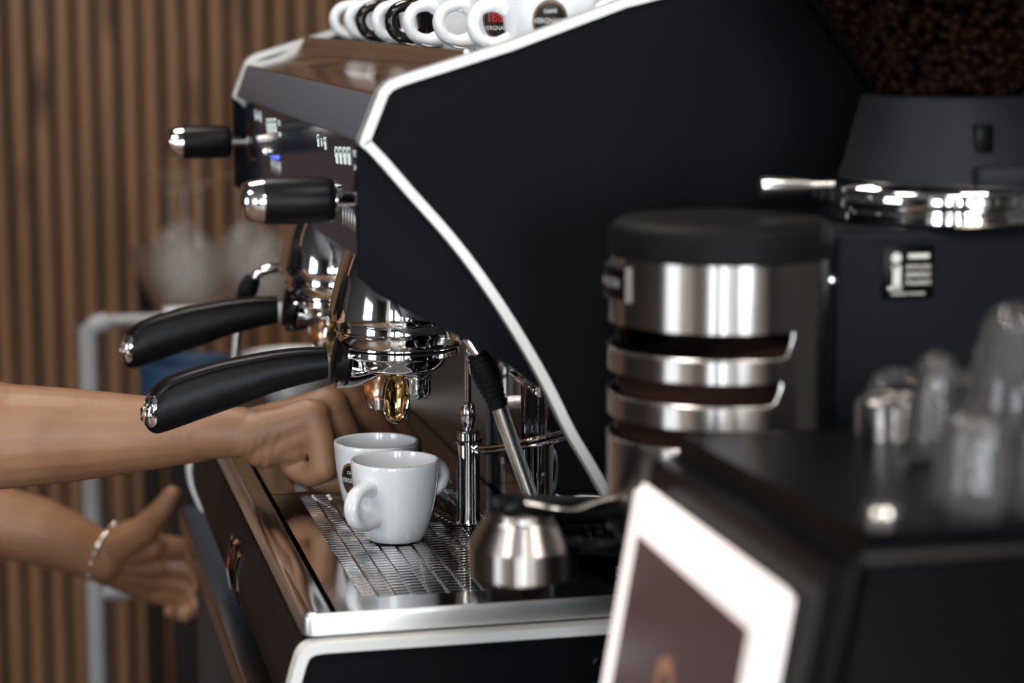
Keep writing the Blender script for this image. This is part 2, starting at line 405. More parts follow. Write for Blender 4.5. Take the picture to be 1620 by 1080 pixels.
# display panel, fascia, mirror plate
disp = [(.0465, .3050), (.0500, .3050), (.056, .2300), (.0500, .2270)]
dpn = mp_(finish('display_panel', prism(bmesh.new(), disp, .0072, MW-.0072), M['display'], mach))
fas = [(.0400, .3075), (.0500, .3345), (.0560, .3345), (.0560, .3050), (.0405, .3050)]
mp_(finish('front_fascia', prism(bmesh.new(), fas, .0035, MW-.0035, .0006), M['graphite'], mach))
mc = [(p[0], p[1]) for p in catmull([(.0495, .3350, 0), (.062, .3385, 0), (.076, .3425, 0), (.090, .3480, 0), (.100, .3550, 0), (.1045, .3600, 0)], 5)]
mpl = mc+[(.1065, .3595), (.1065, .3340), (.0495, .3335)]
mp_(finish('mirror_plate', prism(bmesh.new(), mpl, .0035, MW-.0035), M['mirror'], mach))
# cup tray on top
mp_(finish('cup_tray', bx(bx(bmesh.new(), (.33, MW/2, .341), (.446, MW-.007, .008), .001), (.545, MW/2, .36), (.01, MW-.007, .04), .001), M['steel'], mach))
# display icons (cup pictograms) on both halves, numerals and leds
def dfn(y, z):  # point on the display face
    x = .0465+(.3050-z)/(.3050-.2270)*.0035-.0004
    return (x, y, z)
def cup_icon(bm, y, z, s):
    for (a, b_, c, d) in ((-.5, .5, .45, .55), (-.5, -.38, -.3, .55), (.38, .5, -.3, .55), (-.4, .4, -.42, -.28), (.5, .72, .3, .4), (.5, .72, -.05, .05), (.64, .74, -.05, .4), (-.25, .25, -.28, .2)):
        V = [bm.verts.new(dfn(y+u*s, z+v*s)) for u, v in ((a, c), (b_, c), (b_, d), (a, d))]; bm.faces.new(V)
for (yc, parts_) in ((.115, 6), (.50, 6)):
    bm = bmesh.new()
    for q in range(4):
        b1 = bmesh.new(); cup_icon(b1, yc+.018*q-.02, .2905-.001*q, .0115); finish('cup_pictogram', b1, M['icon'], dpn, smooth=False)
    add_text(bm, 'STOP', .006, lambda u, v: dfn(yc-.045+u, .294+v)); add_text(bm, 'MENU', .005, lambda u, v: dfn(yc-.045+u, .285+v))
    for q in range(3):
        b1 = bmesh.new(); cup_icon(b1, yc+.085+.017*q, .2925, .009 if q != 1 else .006); finish('cup_pictogram', b1, M['icon'], dpn, smooth=False)
    finish('display_text', bm, M['icon'], dpn, smooth=False)
    bm = bmesh.new()
    for q in range(4):
        p = dfn(yc-.025+.016*q, .2655-.0012*q); bx(bm, p, (.001, .0010, .0026))
    finish('status_leds', bm, M['blue'], dpn, smooth=False)
    for q in range(5):
        p = dfn(yc-.03+.012*q, .2500 if yc < .3 else .2560)
        box('button', p, (.003, .0045, .014), M['dimmetal'], dpn, .001)
    box('dispensing_switch', dfn(yc+.055, .2655), (.008, .020, .006), M['chrome'], dpn, .001)
# steam knobs
def knob(y, z):
    c = Vector((.048, y, z))
    t = mp_(lathe_obj('steam_knob', [(0, -.074), (.0105, -.0735), (.0125, -.071), (.0136, -.066), (.0148, -.058), (.0150, -.040), (.0146, -.024), (.0138, -.0195), (.0128, -.0185), (0, -.0185)], M['blackp'], mach, c, 40, 'X'))
    lathe_obj('knob_cap', [(0, -.0765), (.0085, -.0762), (.0112, -.0745), (.0128, -.071), (.0141, -.064), (.0143, -.0625), (.0120, -.062)], M['chrome'], t, c, 40, 'X')
    lathe_obj('shaft', [(.0042, -.019), (.0042, .004)], M['chrome'], t, c, 20, 'X')
    lathe_obj('escutcheon', [(.0045, -.004), (.0150, -.0036), (.0205, -.0025), (.0215, .003)], M['blackp'], t, c, 40, 'X')
    bx_ = lathe_obj('collar', [(.0065, -.0205), (.0075, -.0195), (.0075, -.0165), (.0045, -.016)], M['chrome'], t, c, 20, 'X')
knob(.050, .2672); knob(MW-.050, .2672)
# lever body underside
# group heads
def group(y):
    c = Vector((.101, y, 0))
    g = mp_(lathe_obj('group_head', [(0, .2290), (.030, .2290), (.0385, .2150), (.0430, .2020), (.0468, .1880), (.0496, .1750), (.0502, .1690), (.0496, .1672), (.0470, .1668), (0, .1668)], M['chrome'], mach, c, 72))
    lathe_obj('collar_ring', [(.0440, .1672), (.0448, .1660), (.0448, .1530), (.0436, .1500), (.0440, .1490), (.0440, .1480), (.0410, .1470), (.0, .1470)], M['chrome'], g, c, 72)
    lathe_obj('lock_rim', [(.0455, .1600), (.0462, .1592), (.0462, .1580), (.0450, .1570)], M['chrome'], g, c, 72)
group(.220); group(.500)
# splash back with vertical return and rail
mp_(box('backsplash', (.1965, .530, .083), (.003, .350, .150), M['splash'], mach))
bm = bmesh.new(); pl = catmull([(.1965, .3535, 0), (.1965, .29, 0), (.1965, .225, 0), (.1900, .214, 0), (.1870, .205, 0), (.1900, .196, 0), (.1965, .186, 0), (.1965, .155, 0), (.1905, .146, 0), (.1885, .138, 0), (.1925, .128, 0), (.2040, .110, 0), (.2180, .086, 0), (.2300, .068, 0), (.2365, .060, 0)], 6)  # bend and two ribs shaped to mirror the windows as white streaks
vv = [[bm.verts.new((p.x+dx, p.y, z)) for p in pl] for dx in (0, .002) for z in (.006, .155)]
for i in range(len(pl)-1):
    for a, b_ in ((0, 1), (1, 3), (3, 2), (2, 0)): bm.faces.new((vv[a][i], vv[a][i+1], vv[b_][i+1], vv[b_][i]))
mp_(finish('backsplash', bm, M['splash2'], mach, ang=60))
mp_(box('backsplash_return', (.238, .034, .075), (.003, .052, .135), M['splash2'], mach))
mp_(box('splash_edge', (.2360, .060, .075), (.003, .003, .135), M['chrome'], mach, .0005))
mp_(tube_obj('wire_rail', catmull([(.1525, .232, .0745), (.156, .212, .0715), (.166, .18, .078), (.181, .138, .091), (.200, .105, .1035)], 8), .0019, M['chrome'], mach, seg=8))
mp_(tube_obj('wire_rail', catmull([(.1525, .235, .0715), (.157, .212, .0685), (.167, .18, .075), (.182, .138, .0865), (.200, .105, .0990)], 8), .0015, M['chrome'], mach, seg=8))
vc_ = mp_(box('vent_cover', (.1900, .195, .1335), (.007, .085, .034), M['chrome'], mach, .002))
for q_ in range(5): box('louvre', (.1858, .195, .1215+.006*q_), (.003, .074, .0028), M['steel'], vc_, .0006)
# hot-water posts
for y in (.226, .505):
    p = mp_(finish('water_post', lathe(bmesh.new(), [(0, .0125), (.0092, .0125), (.0092, .0155), (.0084, .017), (.0084, .0800), (.0076, .0815), (0, .0815)], (.1525, y, 0), 6*6), M['chrome'], mach))
    lathe_obj('nozzle', [(0, .0815), (.003, .0815), (.0052, .088), (.0058, .095), (.0046, .101), (.0025, .103), (.0022, .150)], M['chrome'], p, (.1525, y, 0), 18)
    lathe_obj('clamp_ring', [(.0088, .0715), (.0104, .0722), (.0104, .0745), (.0088, .0752)], M['chrome'], p, (.1525, y, 0), 30)
# steam wands
def wand(pts_top, a, b_, c, d):
    w_ = mp_(tube_obj('steam_wand', catmull(pts_top, 8), .0042, M['chrome'], mach, seg=14))
    a, b_, c, d = map(Vector, (a, b_, c, d))
    N = 44; P = []; R = []
    for i in range(N+1):
        t = i/N; P.append(a.lerp(b_, t)); R.append((.0064+.0020*sin(pi*min(1, t*1.25)))+(.0007*(1 if (i % 4) < 2 else 0)))
    R[0] = .005; R[-1] = .006
    g = tube_obj('rubber_grip', P, R, M['rubber'], w_, seg=20); 
    tube_obj('steam_pipe', [b_, c, d], [.0052, .0050, .0048], M['brushed'], w_, seg=16)
    lathe_obj('ball_joint', [(0, -.008), (.006, -.0055), (.0082, 0), (.006, .0055), (0, .008)], M['chrome'], w_, Vector(pts_top[0]), 18)
    return w_
wand([(.114, .075, .178), (.120, .072, .172), (.125, .070, .164), (.1272, .070, .158)], (.1255, .070, .1640), (.1400, .070, .1275), (.150, .068, .098), (.166, .065, .052))
wand([(.085, .60, .162), (.070, .60, .1600), (.055, .60, .1590), (.045, .60, .1555), (.038, .60, .149)], (.0400, .60, .1525), (.028, .60, .126), (.024, .60, .10), (.018, .60, .03))
# drip tray: rim frame, groove, sheet, two grates
TY0, TY1 = .004, MW-.004; GZ = .012
rim = bmesh.new()
def rrect(x0, x1, y0, y1, r, n_=6):
    out = []
    for (cx, cy, a) in ((x0+r, y0+r, pi), (x1-r, y0+r, 1.5*pi), (x1-r, y1-r, 0), (x0+r, y1-r, .5*pi)):
        for i in range(n_+1): t = a+pi/2*i/n_; out.append((cx+r*cos(t), cy+r*sin(t)))
    return out
levels = [(0, .0025), (0, .0125), (.0006, .0145), (.002, .0158), (.005, .0160), (.0205, .0140), (.0225, .0130), (.0235, .0080)]
levels = [(0, .0018), (0, .0120), (.0007, .0142), (.0025, .0155), (.0055, .0155), (.0185, .0135), (.0200, .0122), (.0205, .0070)]
rings = [[rim.verts.new((x, y, z)) for x, y in rrect(0+d, .2285-d*.3, TY0-.003+d*.35, TY1+.003-d*.35, max(.008-d*.3, .002))] for d, z in levels]
for A, B in zip(rings, rings[1:]):
    for i in range(len(A)): rim.faces.new((A[i], A[(i+1) % len(A)], B[(i+1) % len(A)], B[i]))
rm = mp_(finish('tray_rim', rim, [M['steel'], M['rimedge']], mach, ang=50))
for p_ in rm.data.polygons:
    if p_.center.z < .0150 and p_.center.x+OFF.x*0 < .2285 and (p_.normal.z < .8) and not (.018 < p_.center.x < .21 and .02 < p_.center.y < MW-.02): p_.material_index = 1
mp_(box('drip_pan', (.112, MW/2, -.006), (.178, MW-.016, .020), M['void'], mach))
G0, G1, R0 = .0435, .1700, .0445
def grate(y0, y1, ga, gb):
    """plate with rows of slots: sheet margins, long webs along Y and rounded cross bars between them"""
    t = bmesh.new(); x0, x1 = .0235, .1935
    bx(t, ((x0+G0)/2, (y0+y1)/2, GZ-.001), (G0-x0, y1-y0, .002)); bx(t, ((G1+x1)/2, (y0+y1)/2, GZ-.001), (x1-G1, y1-y0, .002))
    bx(t, ((G0+G1)/2, (y0+ga)/2, GZ-.001), (G1-G0, ga-y0, .002)); bx(t, ((G0+G1)/2, (gb+y1)/2, GZ-.001), (G1-G0, y1-gb, .002))
    g = mp_(finish('drip_grate', t, M['steel'], mach, smooth=False))
    b2 = bmesh.new(); nc = 11; pw = (G1-G0)/nc; py = .0072
    for c in range(nc):
        xa = G0+c*pw; off = (c % 2)*py*.5
        if c: bx(b2, (xa, (ga+gb)/2, GZ-.0030), (.0012, gb-ga, .0016))
        y = ga+py*.3+off
        while y < gb-.001:
            xs = [(xa+.0010, .0009), (xa+pw-.0010, .0009)]
            rows = []
            for (x, h) in xs:
                rows.append([b2.verts.new((x, y+dy, GZ-.0012+z_*(.45+.55*h/.0009))) for dy, z_ in ((-.0023, -.0012), (-.0020, .0002), (-.0008, .0007), (.0008, .0008), (.0020, .0003), (.0023, -.0012))])
            for A, B in zip(rows, rows[1:]):
                for i in range(5): b2.faces.new((A[i], A[i+1], B[i+1], B[i]))
            b2.faces.new(rows[0]); b2.faces.new(rows[-1][::-1])
            y += py
    q = finish('slot_bars', b2, M['chrome'], g, ang=40); q['kind'] = 'stuff'
grate(.010, .3520, R0, .345); grate(.3545, .706, .361, .690)
# lower body with bulging front
low = [(p[0], p[1]) for p in catmull([(.012, .0000, 0), (.0035, -.0012, 0), (-.0025, -.0050, 0), (-.0060, -.0120, 0), (-.0102, -.0267, 0), (-.0132, -.0400, 0), (-.0115, -.0560, 0), (-.0060, -.0720, 0), (-.0005, -.0830, 0)], 5)]
lowpath = [(.55, .0)]+low
lowbody = [(.55, -.002), (.012, -.0035)]+[(x+.004, z-.001) for x, z in low[5:-1]]+[(.004, -.083), (.55, -.083)]
mp_(finish('base_housing', prism(bmesh.new(), lowbody, .004, MW-.004), M['front'], mach))
for (a, b_, ta, tb) in ((-.006, .002, -.0095, .006), (MW-.002, MW+.006, MW-.006, MW+.0095)):
    s = mp_(finish('lower_side_panel', prism(bmesh.new(), [(.55, -.003)]+[(x+.002, z-.002) for x, z in low]+[(.55, -.083)], a, b_), M['navy'], mach))
    P, Q = band(lowpath, .0066, 1)
    bm = strip(bmesh.new(), P, Q, ta, tb)
    tr_ = finish('panel_trim', bm, M['trim'], s); tr_['label'] = 'white edging strip'
mp_(box('tray_gasket', (.11, MW/2, .0008), (.212, MW-.01, .0022), M['rubber'], mach))
mp_(lathe_obj('side_screw', [(0, -.004), (.003, -.0035), (.0042, -.001), (.0042, .002)], M['chrome'], mach, (.187, -.006, -.026), 20, 'Y'))
for x in (.05, .48):
    for y in (.07, MW-.07): mp_(lathe_obj('foot', [(0, CZ), (.02, CZ), (.022, CZ+.004), (.018, -.083), (0, -.083)], M['rubber'], mach, (x, y, 0), 24))
# shield badge on the lower front
def lowx(z):
    for (xa, za), (xb, zb) in zip(low, low[1:]):
        if zb <= z <= za: return xa+(xb-xa)*(za-z)/max(1e-9, za-zb)
    return 0
def shield(sc, lift, mi_, name, m, parent, yc=.335, zc=-.046):
    pts = [(-.9, 1.0), (-.55, .78), (-.25, 1.05), (0, 1.15), (.25, 1.05), (.55, .78), (.9, 1.0), (.82, .3), (1.0, -.1), (.7, -.6), (.35, -.95), (0, -1.2), (-.35, -.95), (-.7, -.6), (-1.0, -.1), (-.82, .3)]
    bm = bmesh.new()
    f0 = []; f1 = []
    for (u, v) in pts:
        y, z = yc+u*.030*sc, zc+v*.021*sc
        x = lowx(z)+.004
        f0.append(bm.verts.new((x-.0005-lift, y, z))); f1.append(bm.verts.new((x+.001, y, z)))
    c0 = bm.verts.new((lowx(zc)+.004-.001-lift, yc, zc))
    for i in range(len(pts)):
        j = (i+1) % len(pts); bm.faces.new((f0[i], f0[j], c0)); bm.faces.new((f0[i], f1[i], f1[j], f0[j]))
    return finish(name, bm, m, parent)
for yc in (.335,):
    sh = mp_(shield(1.2, .0012, 0, 'badge', M['chrome'], mach, yc)); sh['label'] = 'shield shaped maker badge'
    shield(1.04, .0018, 0, 'badge_field', M['blackg'], sh, yc)
    bm = bmesh.new(); add_ellipse(bm, .0145, .0085, lambda u, v: (lowx(-.046+v)+.004-.0042, yc+u, -.046+v), (0, -.002), 0)
    finish('badge_oval', bm, M['greymetal'], sh)
    bm = bmesh.new(); add_ellipse(bm, .004, .004, lambda u, v: (lowx(-.046+v)+.004-.0046, yc+u, -.046+v), (.0, .0115), 0)
    finish('badge_star', bm, M['red'], sh)
# ------------------------------------------------------------------ portafilters
def portafilter(y, label, rz=0):
    t = empty('portafilter', (.101, y, .138), label, 'portafilter', 'portafilters locked in the two groups')
    O = Vector((-.101, 0, -.138))
    P3 = lambda x, z, dy=0: Vector((x, dy, z))+O
    # handle: side silhouette (top z, bottom z) at x
    sil = [(.0480, .1480, .1250), (.0300, .1480, .1215), (.0098, .1465, .1165), (-.0080, .1440, .1105), (-.0260, .1412, .1045), (-.0420, .1375, .0995), (-.0560, .1335, .0950), (-.0660, .1295, .0920), (-.0735, .1240, .0910), (-.0785, .1170, .0945), (-.0810, .1100, .1000)]
    pts = []; rz_ = []; ry_ = []
    cs = catmull([P3(x, (a+b_)/2) for x, a, b_ in sil], 4); hh = catmull([Vector((a-b_, 0, 0)) for x, a, b_ in sil], 4)
    n_ = len(cs)
    for i, (c, h) in enumerate(zip(cs, hh)):
        t_ = i/(n_-1); pts.append(c); rz_.append(h.x/2*.97); ry_.append((.0125+.0035*min(1, t_*1.6))*sqrt(max(.12, 1-(max(0, t_-.66)/.36)**2.4)))
    bm = bmesh.new(); rings = []
    for c, a, w_ in zip(pts, rz_, ry_):
        ring = []
        for k_ in range(32):
            an = 2*pi*k_/32; ca, sa = cos(an), sin(an)
            pw = .55
            ca = abs(ca)**pw*(1 if ca >= 0 else -1); sa = abs(sa)**pw*(1 if sa >= 0 else -1)
            wid = w_*(1-.25*max(0, sa)) if sa > 0 else w_*(1-.15*max(0, -sa))
            ring.append(bm.verts.new(c+Vector((0, wid*ca, a*sa))))
        rings.append(ring)
    for A, B in zip(rings, rings[1:]):
        for k_ in range(32): bm.faces.new((A[k_], A[(k_+1) % 32], B[(k_+1) % 32], B[k_]))
    bm.faces.new(rings[0])
    e0 = [bm.verts.new(v.co.lerp(pts[-1], .25)+Vector((-.0018, 0, 0))) for v in rings[-1]]
    for k_ in range(32): bm.faces.new((rings[-1][k_], rings[-1][(k_+1) % 32], e0[(k_+1) % 32], e0[k_]))
    bm.faces.new(e0[::-1])
    h = finish('handle', bm, M['blackp'], t, ang=50)
    # seam groove line as a thin raised bead on the camera-facing flank and its twin
    for sgn in (-1, 1):
        sp_ = []
        for i in range(0, n_-4, 2):
            c, a, w_ = pts[i], rz_[i], ry_[i]
            sp_.append(c+Vector((0, sgn*w_*.80, a*(.80 if i < n_*.62 else .80-1.1*((i/n_-.62)/.38)**1.3))))
        tube_obj('seam', sp_, .0005, M['rubber'], h, seg=6)
    # chrome badge wrapped on the end of the handle
    from mathutils.bvhtree import BVHTree
    bv = BVHTree.FromPolygons([v.co[:] for v in h.data.vertices], [p_.vertices[:] for p_ in h.data.polygons])
    nrm = Vector((.72, .68, .16)).normalized(); ey = Vector((0, 0, 1)).cross(nrm).normalized(); ez = nrm.cross(ey)
    c = P3(-.0755, .1095, -.0065)
    def bfn(u, v, l_=0):
        o_ = c+ey*u+ez*v-nrm*.05; hit = bv.ray_cast(o_, nrm)[0]
        return (hit if hit else c)-nrm*l_
    bm = bmesh.new(); K = 8
    ring = rrect(-.0080, .0080, -.0110, .0100, .0045, 5); rg = [[bm.verts.new(bfn(0, 0, .0008))]]
    for q_ in range(1, K+1): rg.append([bm.verts.new(bfn(u*q_/K, v*q_/K, .0008)) for u, v in ring])
    rg.append([bm.verts.new(bfn(u, v, -.001)) for u, v in ring])
    for A, B in zip(rg, rg[1:]):
        for i in range(len(B)):
            j = (i+1) % len(B); bm.faces.new((A[0], B[i], B[j]) if len(A) == 1 else (A[i], B[i], B[j], A[j]))
    bd = finish('end_badge', bm, M['chrome'], t, ang=40); bd['label'] = 'chrome badge with raised lettering'
    bm = bmesh.new()
    for i in range(5):
        for j in range(3):
            bx(bm, bfn(-.0052+.0026*i+random.uniform(-.0004, .0004), -.002+.003*j, .0004), (.0008, .0008, .0022), 0, 1, Matrix.Rotation(random.uniform(-.5, .5), 4, 'X'))
    finish('raised_crest', bm, M['brushed'], bd)
    # flange
    bm = bmesh.new()
    fl = [(0, .9), (.0012, 1.02), (.0035, 1.06), (.0058, 1.03), (.0075, .92), (.0115, .78)]
    rr_ = []
    for dx, s_ in fl:
        rr_.append([bm.verts.new(P3(.0655-dx, .1388)+Vector((.0022*sin(2*pi*k_/36), .0165*s_*cos(2*pi*k_/36), .0195*s_*sin(2*pi*k_/36)))) for k_ in range(36)])
    for A, B in zip(rr_, rr_[1:]):
        for k_ in range(36): bm.faces.new((A[k_], A[(k_+1) % 36], B[(k_+1) % 36], B[k_]))
    bm.faces.new(rr_[0]); bm.faces.new(rr_[-1][::-1])
    finish('handle_flange', bm, M['blackp'], t, ang=60)
    # neck: flattened polished arm with a rib
    nk = catmull([P3(.056, .1290), P3(.068, .1275), P3(.080, .1295), P3(.094, .1345)], 6)
    tube_obj('neck', nk, [.0105-.0002*i for i in range(len(nk))], M['chrome'], t, ry=[.0115-.0004*i for i in range(len(nk))], seg=32, power=.75)
    tube_obj('neck_rib', catmull([P3(.060, .1300, -.0105), P3(.070, .1290, -.0100), P3(.084, .1320, -.007)], 5), .0022, M['chrome'], t, seg=12)
    # basket body
    lathe_obj('basket_holder', [(.0405, .0090), (.0425, .0085), (.0428, .0075), (.0428, .0042), (.0405, .0025), (.0355, .0018), (.0335, -.0010), (.0315, -.0050), (.0265, -.0085), (.0190, -.0108), (.0125, -.0125), (0, -.0125)], M['chrome'], t, (0, 0, 0), 64)
    for a in (.5, pi+.5): bx_ = box('locking_lug', (.043*cos(a), .043*sin(a), .0065), (.008, .014, .004), M['chrome'], t, .001)
    # spout hub and two open spouts
    sp = lathe_obj('spout', [(0, -.0120), (.0100, -.0120), (.0100, -.0135), (.0112, -.0140), (.0112, -.0155), (.0106, -.0165), (.0106, -.0250), (.0098, -.0280), (.0075, -.0305), (0, -.0315)], M['chrome'], t, (.0130, .004, 0), 8*5)
    def scoop(c, rx, rz_s, ang, m_in, open_dir, parent):
        """half open shell: chrome lip, stained inside"""
        bm = bmesh.new(); n1_, n2_ = 28, 8; R_ = Matrix.Rotation(ang, 3, 'Z')
        rg = []
        for j in range(n2_+1):
            f = j/n2_*pi/2
            rg.append([bm.verts.new(Vector(c)+R_ @ Vector((rx*cos(2*pi*i/n1_)*cos(f), .008*sin(f), rz_s*sin(2*pi*i/n1_)*cos(f)-(.002*sin(f))))) for i in range(n1_)] if j < n2_ else [bm.verts.new(Vector(c)+R_ @ Vector((0, .008, -.002)))])
        for A, B in zip(rg, rg[1:]):
            for i in range(n1_):
                j = (i+1) % n1_
                bm.faces.new((A[i], A[j], B[0]) if len(B) == 1 else (A[i], A[j], B[j], B[i]))
        o = finish('spout_scoop', bm, m_in, parent)
        tube_obj('scoop_lip', [Vector(c)+R_ @ Vector((rx*cos(2*pi*i/n1_), 0, rz_s*sin(2*pi*i/n1_))) for i in range(n1_)], .0010, M['chrome'], parent, closed=True, seg=8)
    scoop((-.0038, -.006, -.0270), .0104, .0188, .25, M['gold'], 1, sp)
    scoop((-.0175, -.001, -.0215), .0090, .0140, .15, M['copper'], 1, sp)
    lathe_obj('spout_nut', [(0, -.006), (.0044, -.0055), (.0050, -.0035), (.0050, .002), (0, .003)], M['brushed'], sp, (-.0165, -.007, -.0300), 16)
    t.rotation_euler = (0, 0, rz)
    return t
portafilter(.220, 'nearer black-handled portafilter, chrome badge on its handle end, above the white cups', 0)
portafilter(.500, 'farther black-handled portafilter, locked under the group beside the wooden slats', radians(-1.5))

# ------------------------------------------------------------------ cups
PR = [(.0185, 0), (.0200, .0010), (.0222, .0050), (.0250, .0130), (.0276, .0230), (.0295, .0340), (.0308, .0450), (.0316, .0560)]
def prof_r(z):
    for (ra, za), (rb, zb) in zip(PR, PR[1:]):
        if za <= z <= zb: return ra+(rb-ra)*(z-za)/(zb-za)
    return PR[-1][0]
def smooth_prof(p, n_=4): return [(max(0, q.x), q.y) for q in catmull([(a, b_, 0) for a, b_ in p], n_)]
def cup(loc, hdir, label, group, logo=None, body='ceramic', handle=True, name='espresso_cup'):
    """hdir: azimuth of the handle (radians); logo: (azimuth, kind)"""
    t = empty(name, loc, label, 'cup', group)
    prof = [(0, .002), (.015, .002), (.0165, 0)]+smooth_prof(PR)+[(.0312, .0572), (.0300, .0574), (.0289, .0568)]+[(r_-.0034, z_) for r_, z_ in reversed(smooth_prof(PR)[6:-2])]+[(.012, .0075), (0, .0068)]
    bo = lathe_obj('cup_body', prof, M[body], t, seg=64)
    d = Vector((cos(hdir), sin(hdir), 0)); r0 = prof_r(.04)
    H = catmull([d*(prof_r(.042)-.002)+Vector((0, 0, .0415)), d*(.0365)+Vector((0, 0, .0425)), d*(.0462)+Vector((0, 0, .0392)), d*(.0503)+Vector((0, 0, .0305)), d*(.0462)+Vector((0, 0, .0210)), d*(.0360)+Vector((0, 0, .0170)), d*(prof_r(.018)-.002)+Vector((0, 0, .0190))], 6)
    N = len(H); RR = [.0060+.0014*abs(2*i/(N-1)-1)**3 for i in range(N)]; RY = [.0043+.0030*abs(2*i/(N-1)-1)**4 for i in range(N)]
    bm = bmesh.new(); rings = []
    for i, p in enumerate(H):
        tt = (H[min(i+1, N-1)]-H[max(i-1, 0)]).normalized(); s = Vector((-d.y, d.x, 0)); u = s.cross(tt)
        rings.append([bm.verts.new(p+s*cos(2*pi*k_/20)*RR[i]+u*sin(2*pi*k_/20)*RY[i]) for k_ in range(20)])
    for A, B in zip(rings, rings[1:]):
        for k_ in range(20): bm.faces.new((A[k_], A[(k_+1) % 20], B[(k_+1) % 20], B[k_]))
    finish('cup_handle', bm, M[body], t)
    if logo:
        az, kind = logo
        def fn_(lift):
            def f(u, v):
                z = .032+v; r_ = prof_r(max(0, min(.056, z)))+lift; a = az+u/r_
                return (r_*cos(a), r_*sin(a), z)
            return f
        bm = bmesh.new(); add_ellipse(bm, .0115, .0135, fn_(.00025), mi=0)
        add_ellipse(bm, .0108, .0127, fn_(.0004), mi=1, r0=.93)
        if kind == 'red':
            add_text(bm, '1882', .0085, fn_(.0005), (0, .0015), .95, 3)
            add_text(bm, 'VERGNANO', .0042, fn_(.0005), (0, -.0055), .9, 2)
            add_text(bm, 'CAFF\u00c8', .0030, fn_(.0005), (0, .0085), 1, 2)
        else:
            add_text(bm, 'VERGNANO', .0046, fn_(.0005), (0, .000), .85, 2)
            add_text(bm, 'CAFF\u00c8', .0030, fn_(.0005), (0, .0060), 1, 2)
            add_text(bm, '1882', .0032, fn_(.0005), (0, -.0052), 1, 3)
        finish('cup_logo', bm, [M['decal'], M['decalg'], M['decalw'], M['red']], t, smooth=True)
    return t
A_ = radians(-100)
cup((.0925, .193, GZ+.0005), A_-radians(37), 'white espresso cup in front on the drip grate, handle towards the camera', 'espresso cups on the drip grate')
cup((.0910, .262, GZ+.0005), A_+radians(92), 'white espresso cup with dark round logo, partly hidden behind the front cup on the grate', 'espresso cups on the drip grate', (A_-radians(37), 'dark'))
TZ = .3452
top = [(0.174, .075, -178, (-102, 'dark'), 'ceramic', 'white cup with its top cut by the frame, nearest on the machine, dark oval logo'),
       (0.178, .205, -178, (-118, 'red'), 'ceramic', 'white cup on the machine top with a red 1882 logo, its handle to the left'),
       (0.170, .285, -172, None, 'ceramic', 'plain white cup on the machine top just beyond the red-logo cup'),
       (0.170, .355, -176, (-105, 'dark'), 'blackcup', 'nearer black cup among the white cups on the machine top'),
       (0.170, .425, -170, (-110, 'red'), 'ceramic', 'white cup on the machine top just beyond the nearer black cup'),
       (0.170, .495, -176, (-100, 'dark'), 'blackcup', 'farther black cup among the white cups on the machine top'),
       (0.170, .565, -170, (-112, 'dark'), 'ceramic', 'white cup on the machine top just beyond the farther black cup'),
       (0.170, .640, -176, None, 'ceramic', 'farthest white cup on the machine top, beside the wooden slats'),
       ]
for (x, y, a, lg, bd, lb) in top:
    cup((x, y, TZ), radians(a), lb, 'cups on the machine top', (radians(lg[0]), lg[1]) if lg else None, bd)
for i, y in enumerate((.05, .12, .19, .26, .33, .40, .47, .54, .61)):
    cup((.236+.008*(i % 2), y, TZ), radians(-150+17*i), 'white cup in the second row on the machine top, behind the front row', 'second row cups on the machine top')

# ------------------------------------------------------------------ grinder with doser
gr = empty('coffee_grinder', (.35, -.105, CZ), 'black coffee grinder with bean hopper and round steel doser beside the machine', 'grinder')
GO = Vector((-.35, .105, -CZ))
def gp(o):
    if o.parent == gr: o.location = Vector(o.location)+GO
    return o
gp(box('body', (.375, -.098, (.2640+CZ)/2), (.204, .152, .2640-CZ), M['gbody'], gr, .008, 3))
gp(box('base_plate', (.30, -.098, CZ+.010), (.36, .156, .020), M['gbody'], gr, .004))
# sticker
st = gp(box('sticker', (.3170, -.1748, .2405), (.0305, .0010, .0300), M['blackg'], gr, .0004)); st['label'] = 'small square quality sticker'
bm = bmesh.new(); sf = lambda u, v: (.3170+u, -.17555, .2405+v)
add_ellipse(bm, .0030, .0030, sf, (-.0075, .0080)); bx(bm, sf(-.0070, -.0025), (.0048, .0002, .0125)); bx(bm, sf(-.0088, .0028), (.0030, .0002, .0022)); bx(bm, sf(-.0080, -.0088), (.0080, .0002, .0020))
add_text(bm, 'ISTITUTO', .0034, sf, (.0058, .0025)); add_text(bm, 'ESPRESSO', .0034, sf, (.0058, -.0018)); add_text(bm, 'ITALIANO', .0034, sf, (.0058, -.0062)); add_text(bm, 'ESPRESSO ITALIANO', .0022, sf, (0, -.0122))
bx(bm, sf(.0058, .0088), (.0125, .0002, .0026))
finish('sticker_print', bm, M['decalw'], st, smooth=False)
gp(finish('vent_slot', bx(bx(bmesh.new(), (.365, -.1745, .193), (.02, .002, .003)), (.365, -.1745, .183), (.02, .002, .003)), M['rubber'], gr))
gc = (.365, -.110, 0)
cl = gp(lathe_obj('grind_collar', [(.060, .2640), (.0700, .2645), (.0715, .2665), (.0715, .2700), (.0690, .2715), (.0690, .2725), (.0740, .2735), (.0745, .2760), (.0745, .2820), (.0730, .2845), (.0660, .2880), (.0640, .2885), (0, .2885)], M['chrome'], gr, gc, 72))
bm = bmesh.new()
for i in range(36):
    a = 2*pi*i/36; bx(bm, (gc[0]+.0747*cos(a), gc[1]+.0747*sin(a), .2790), (.0012, .0012, .006), 0, 1, Matrix.Rotation(a, 4, 'Z'))
finish('collar_notches', bm, M['blackp'], cl)
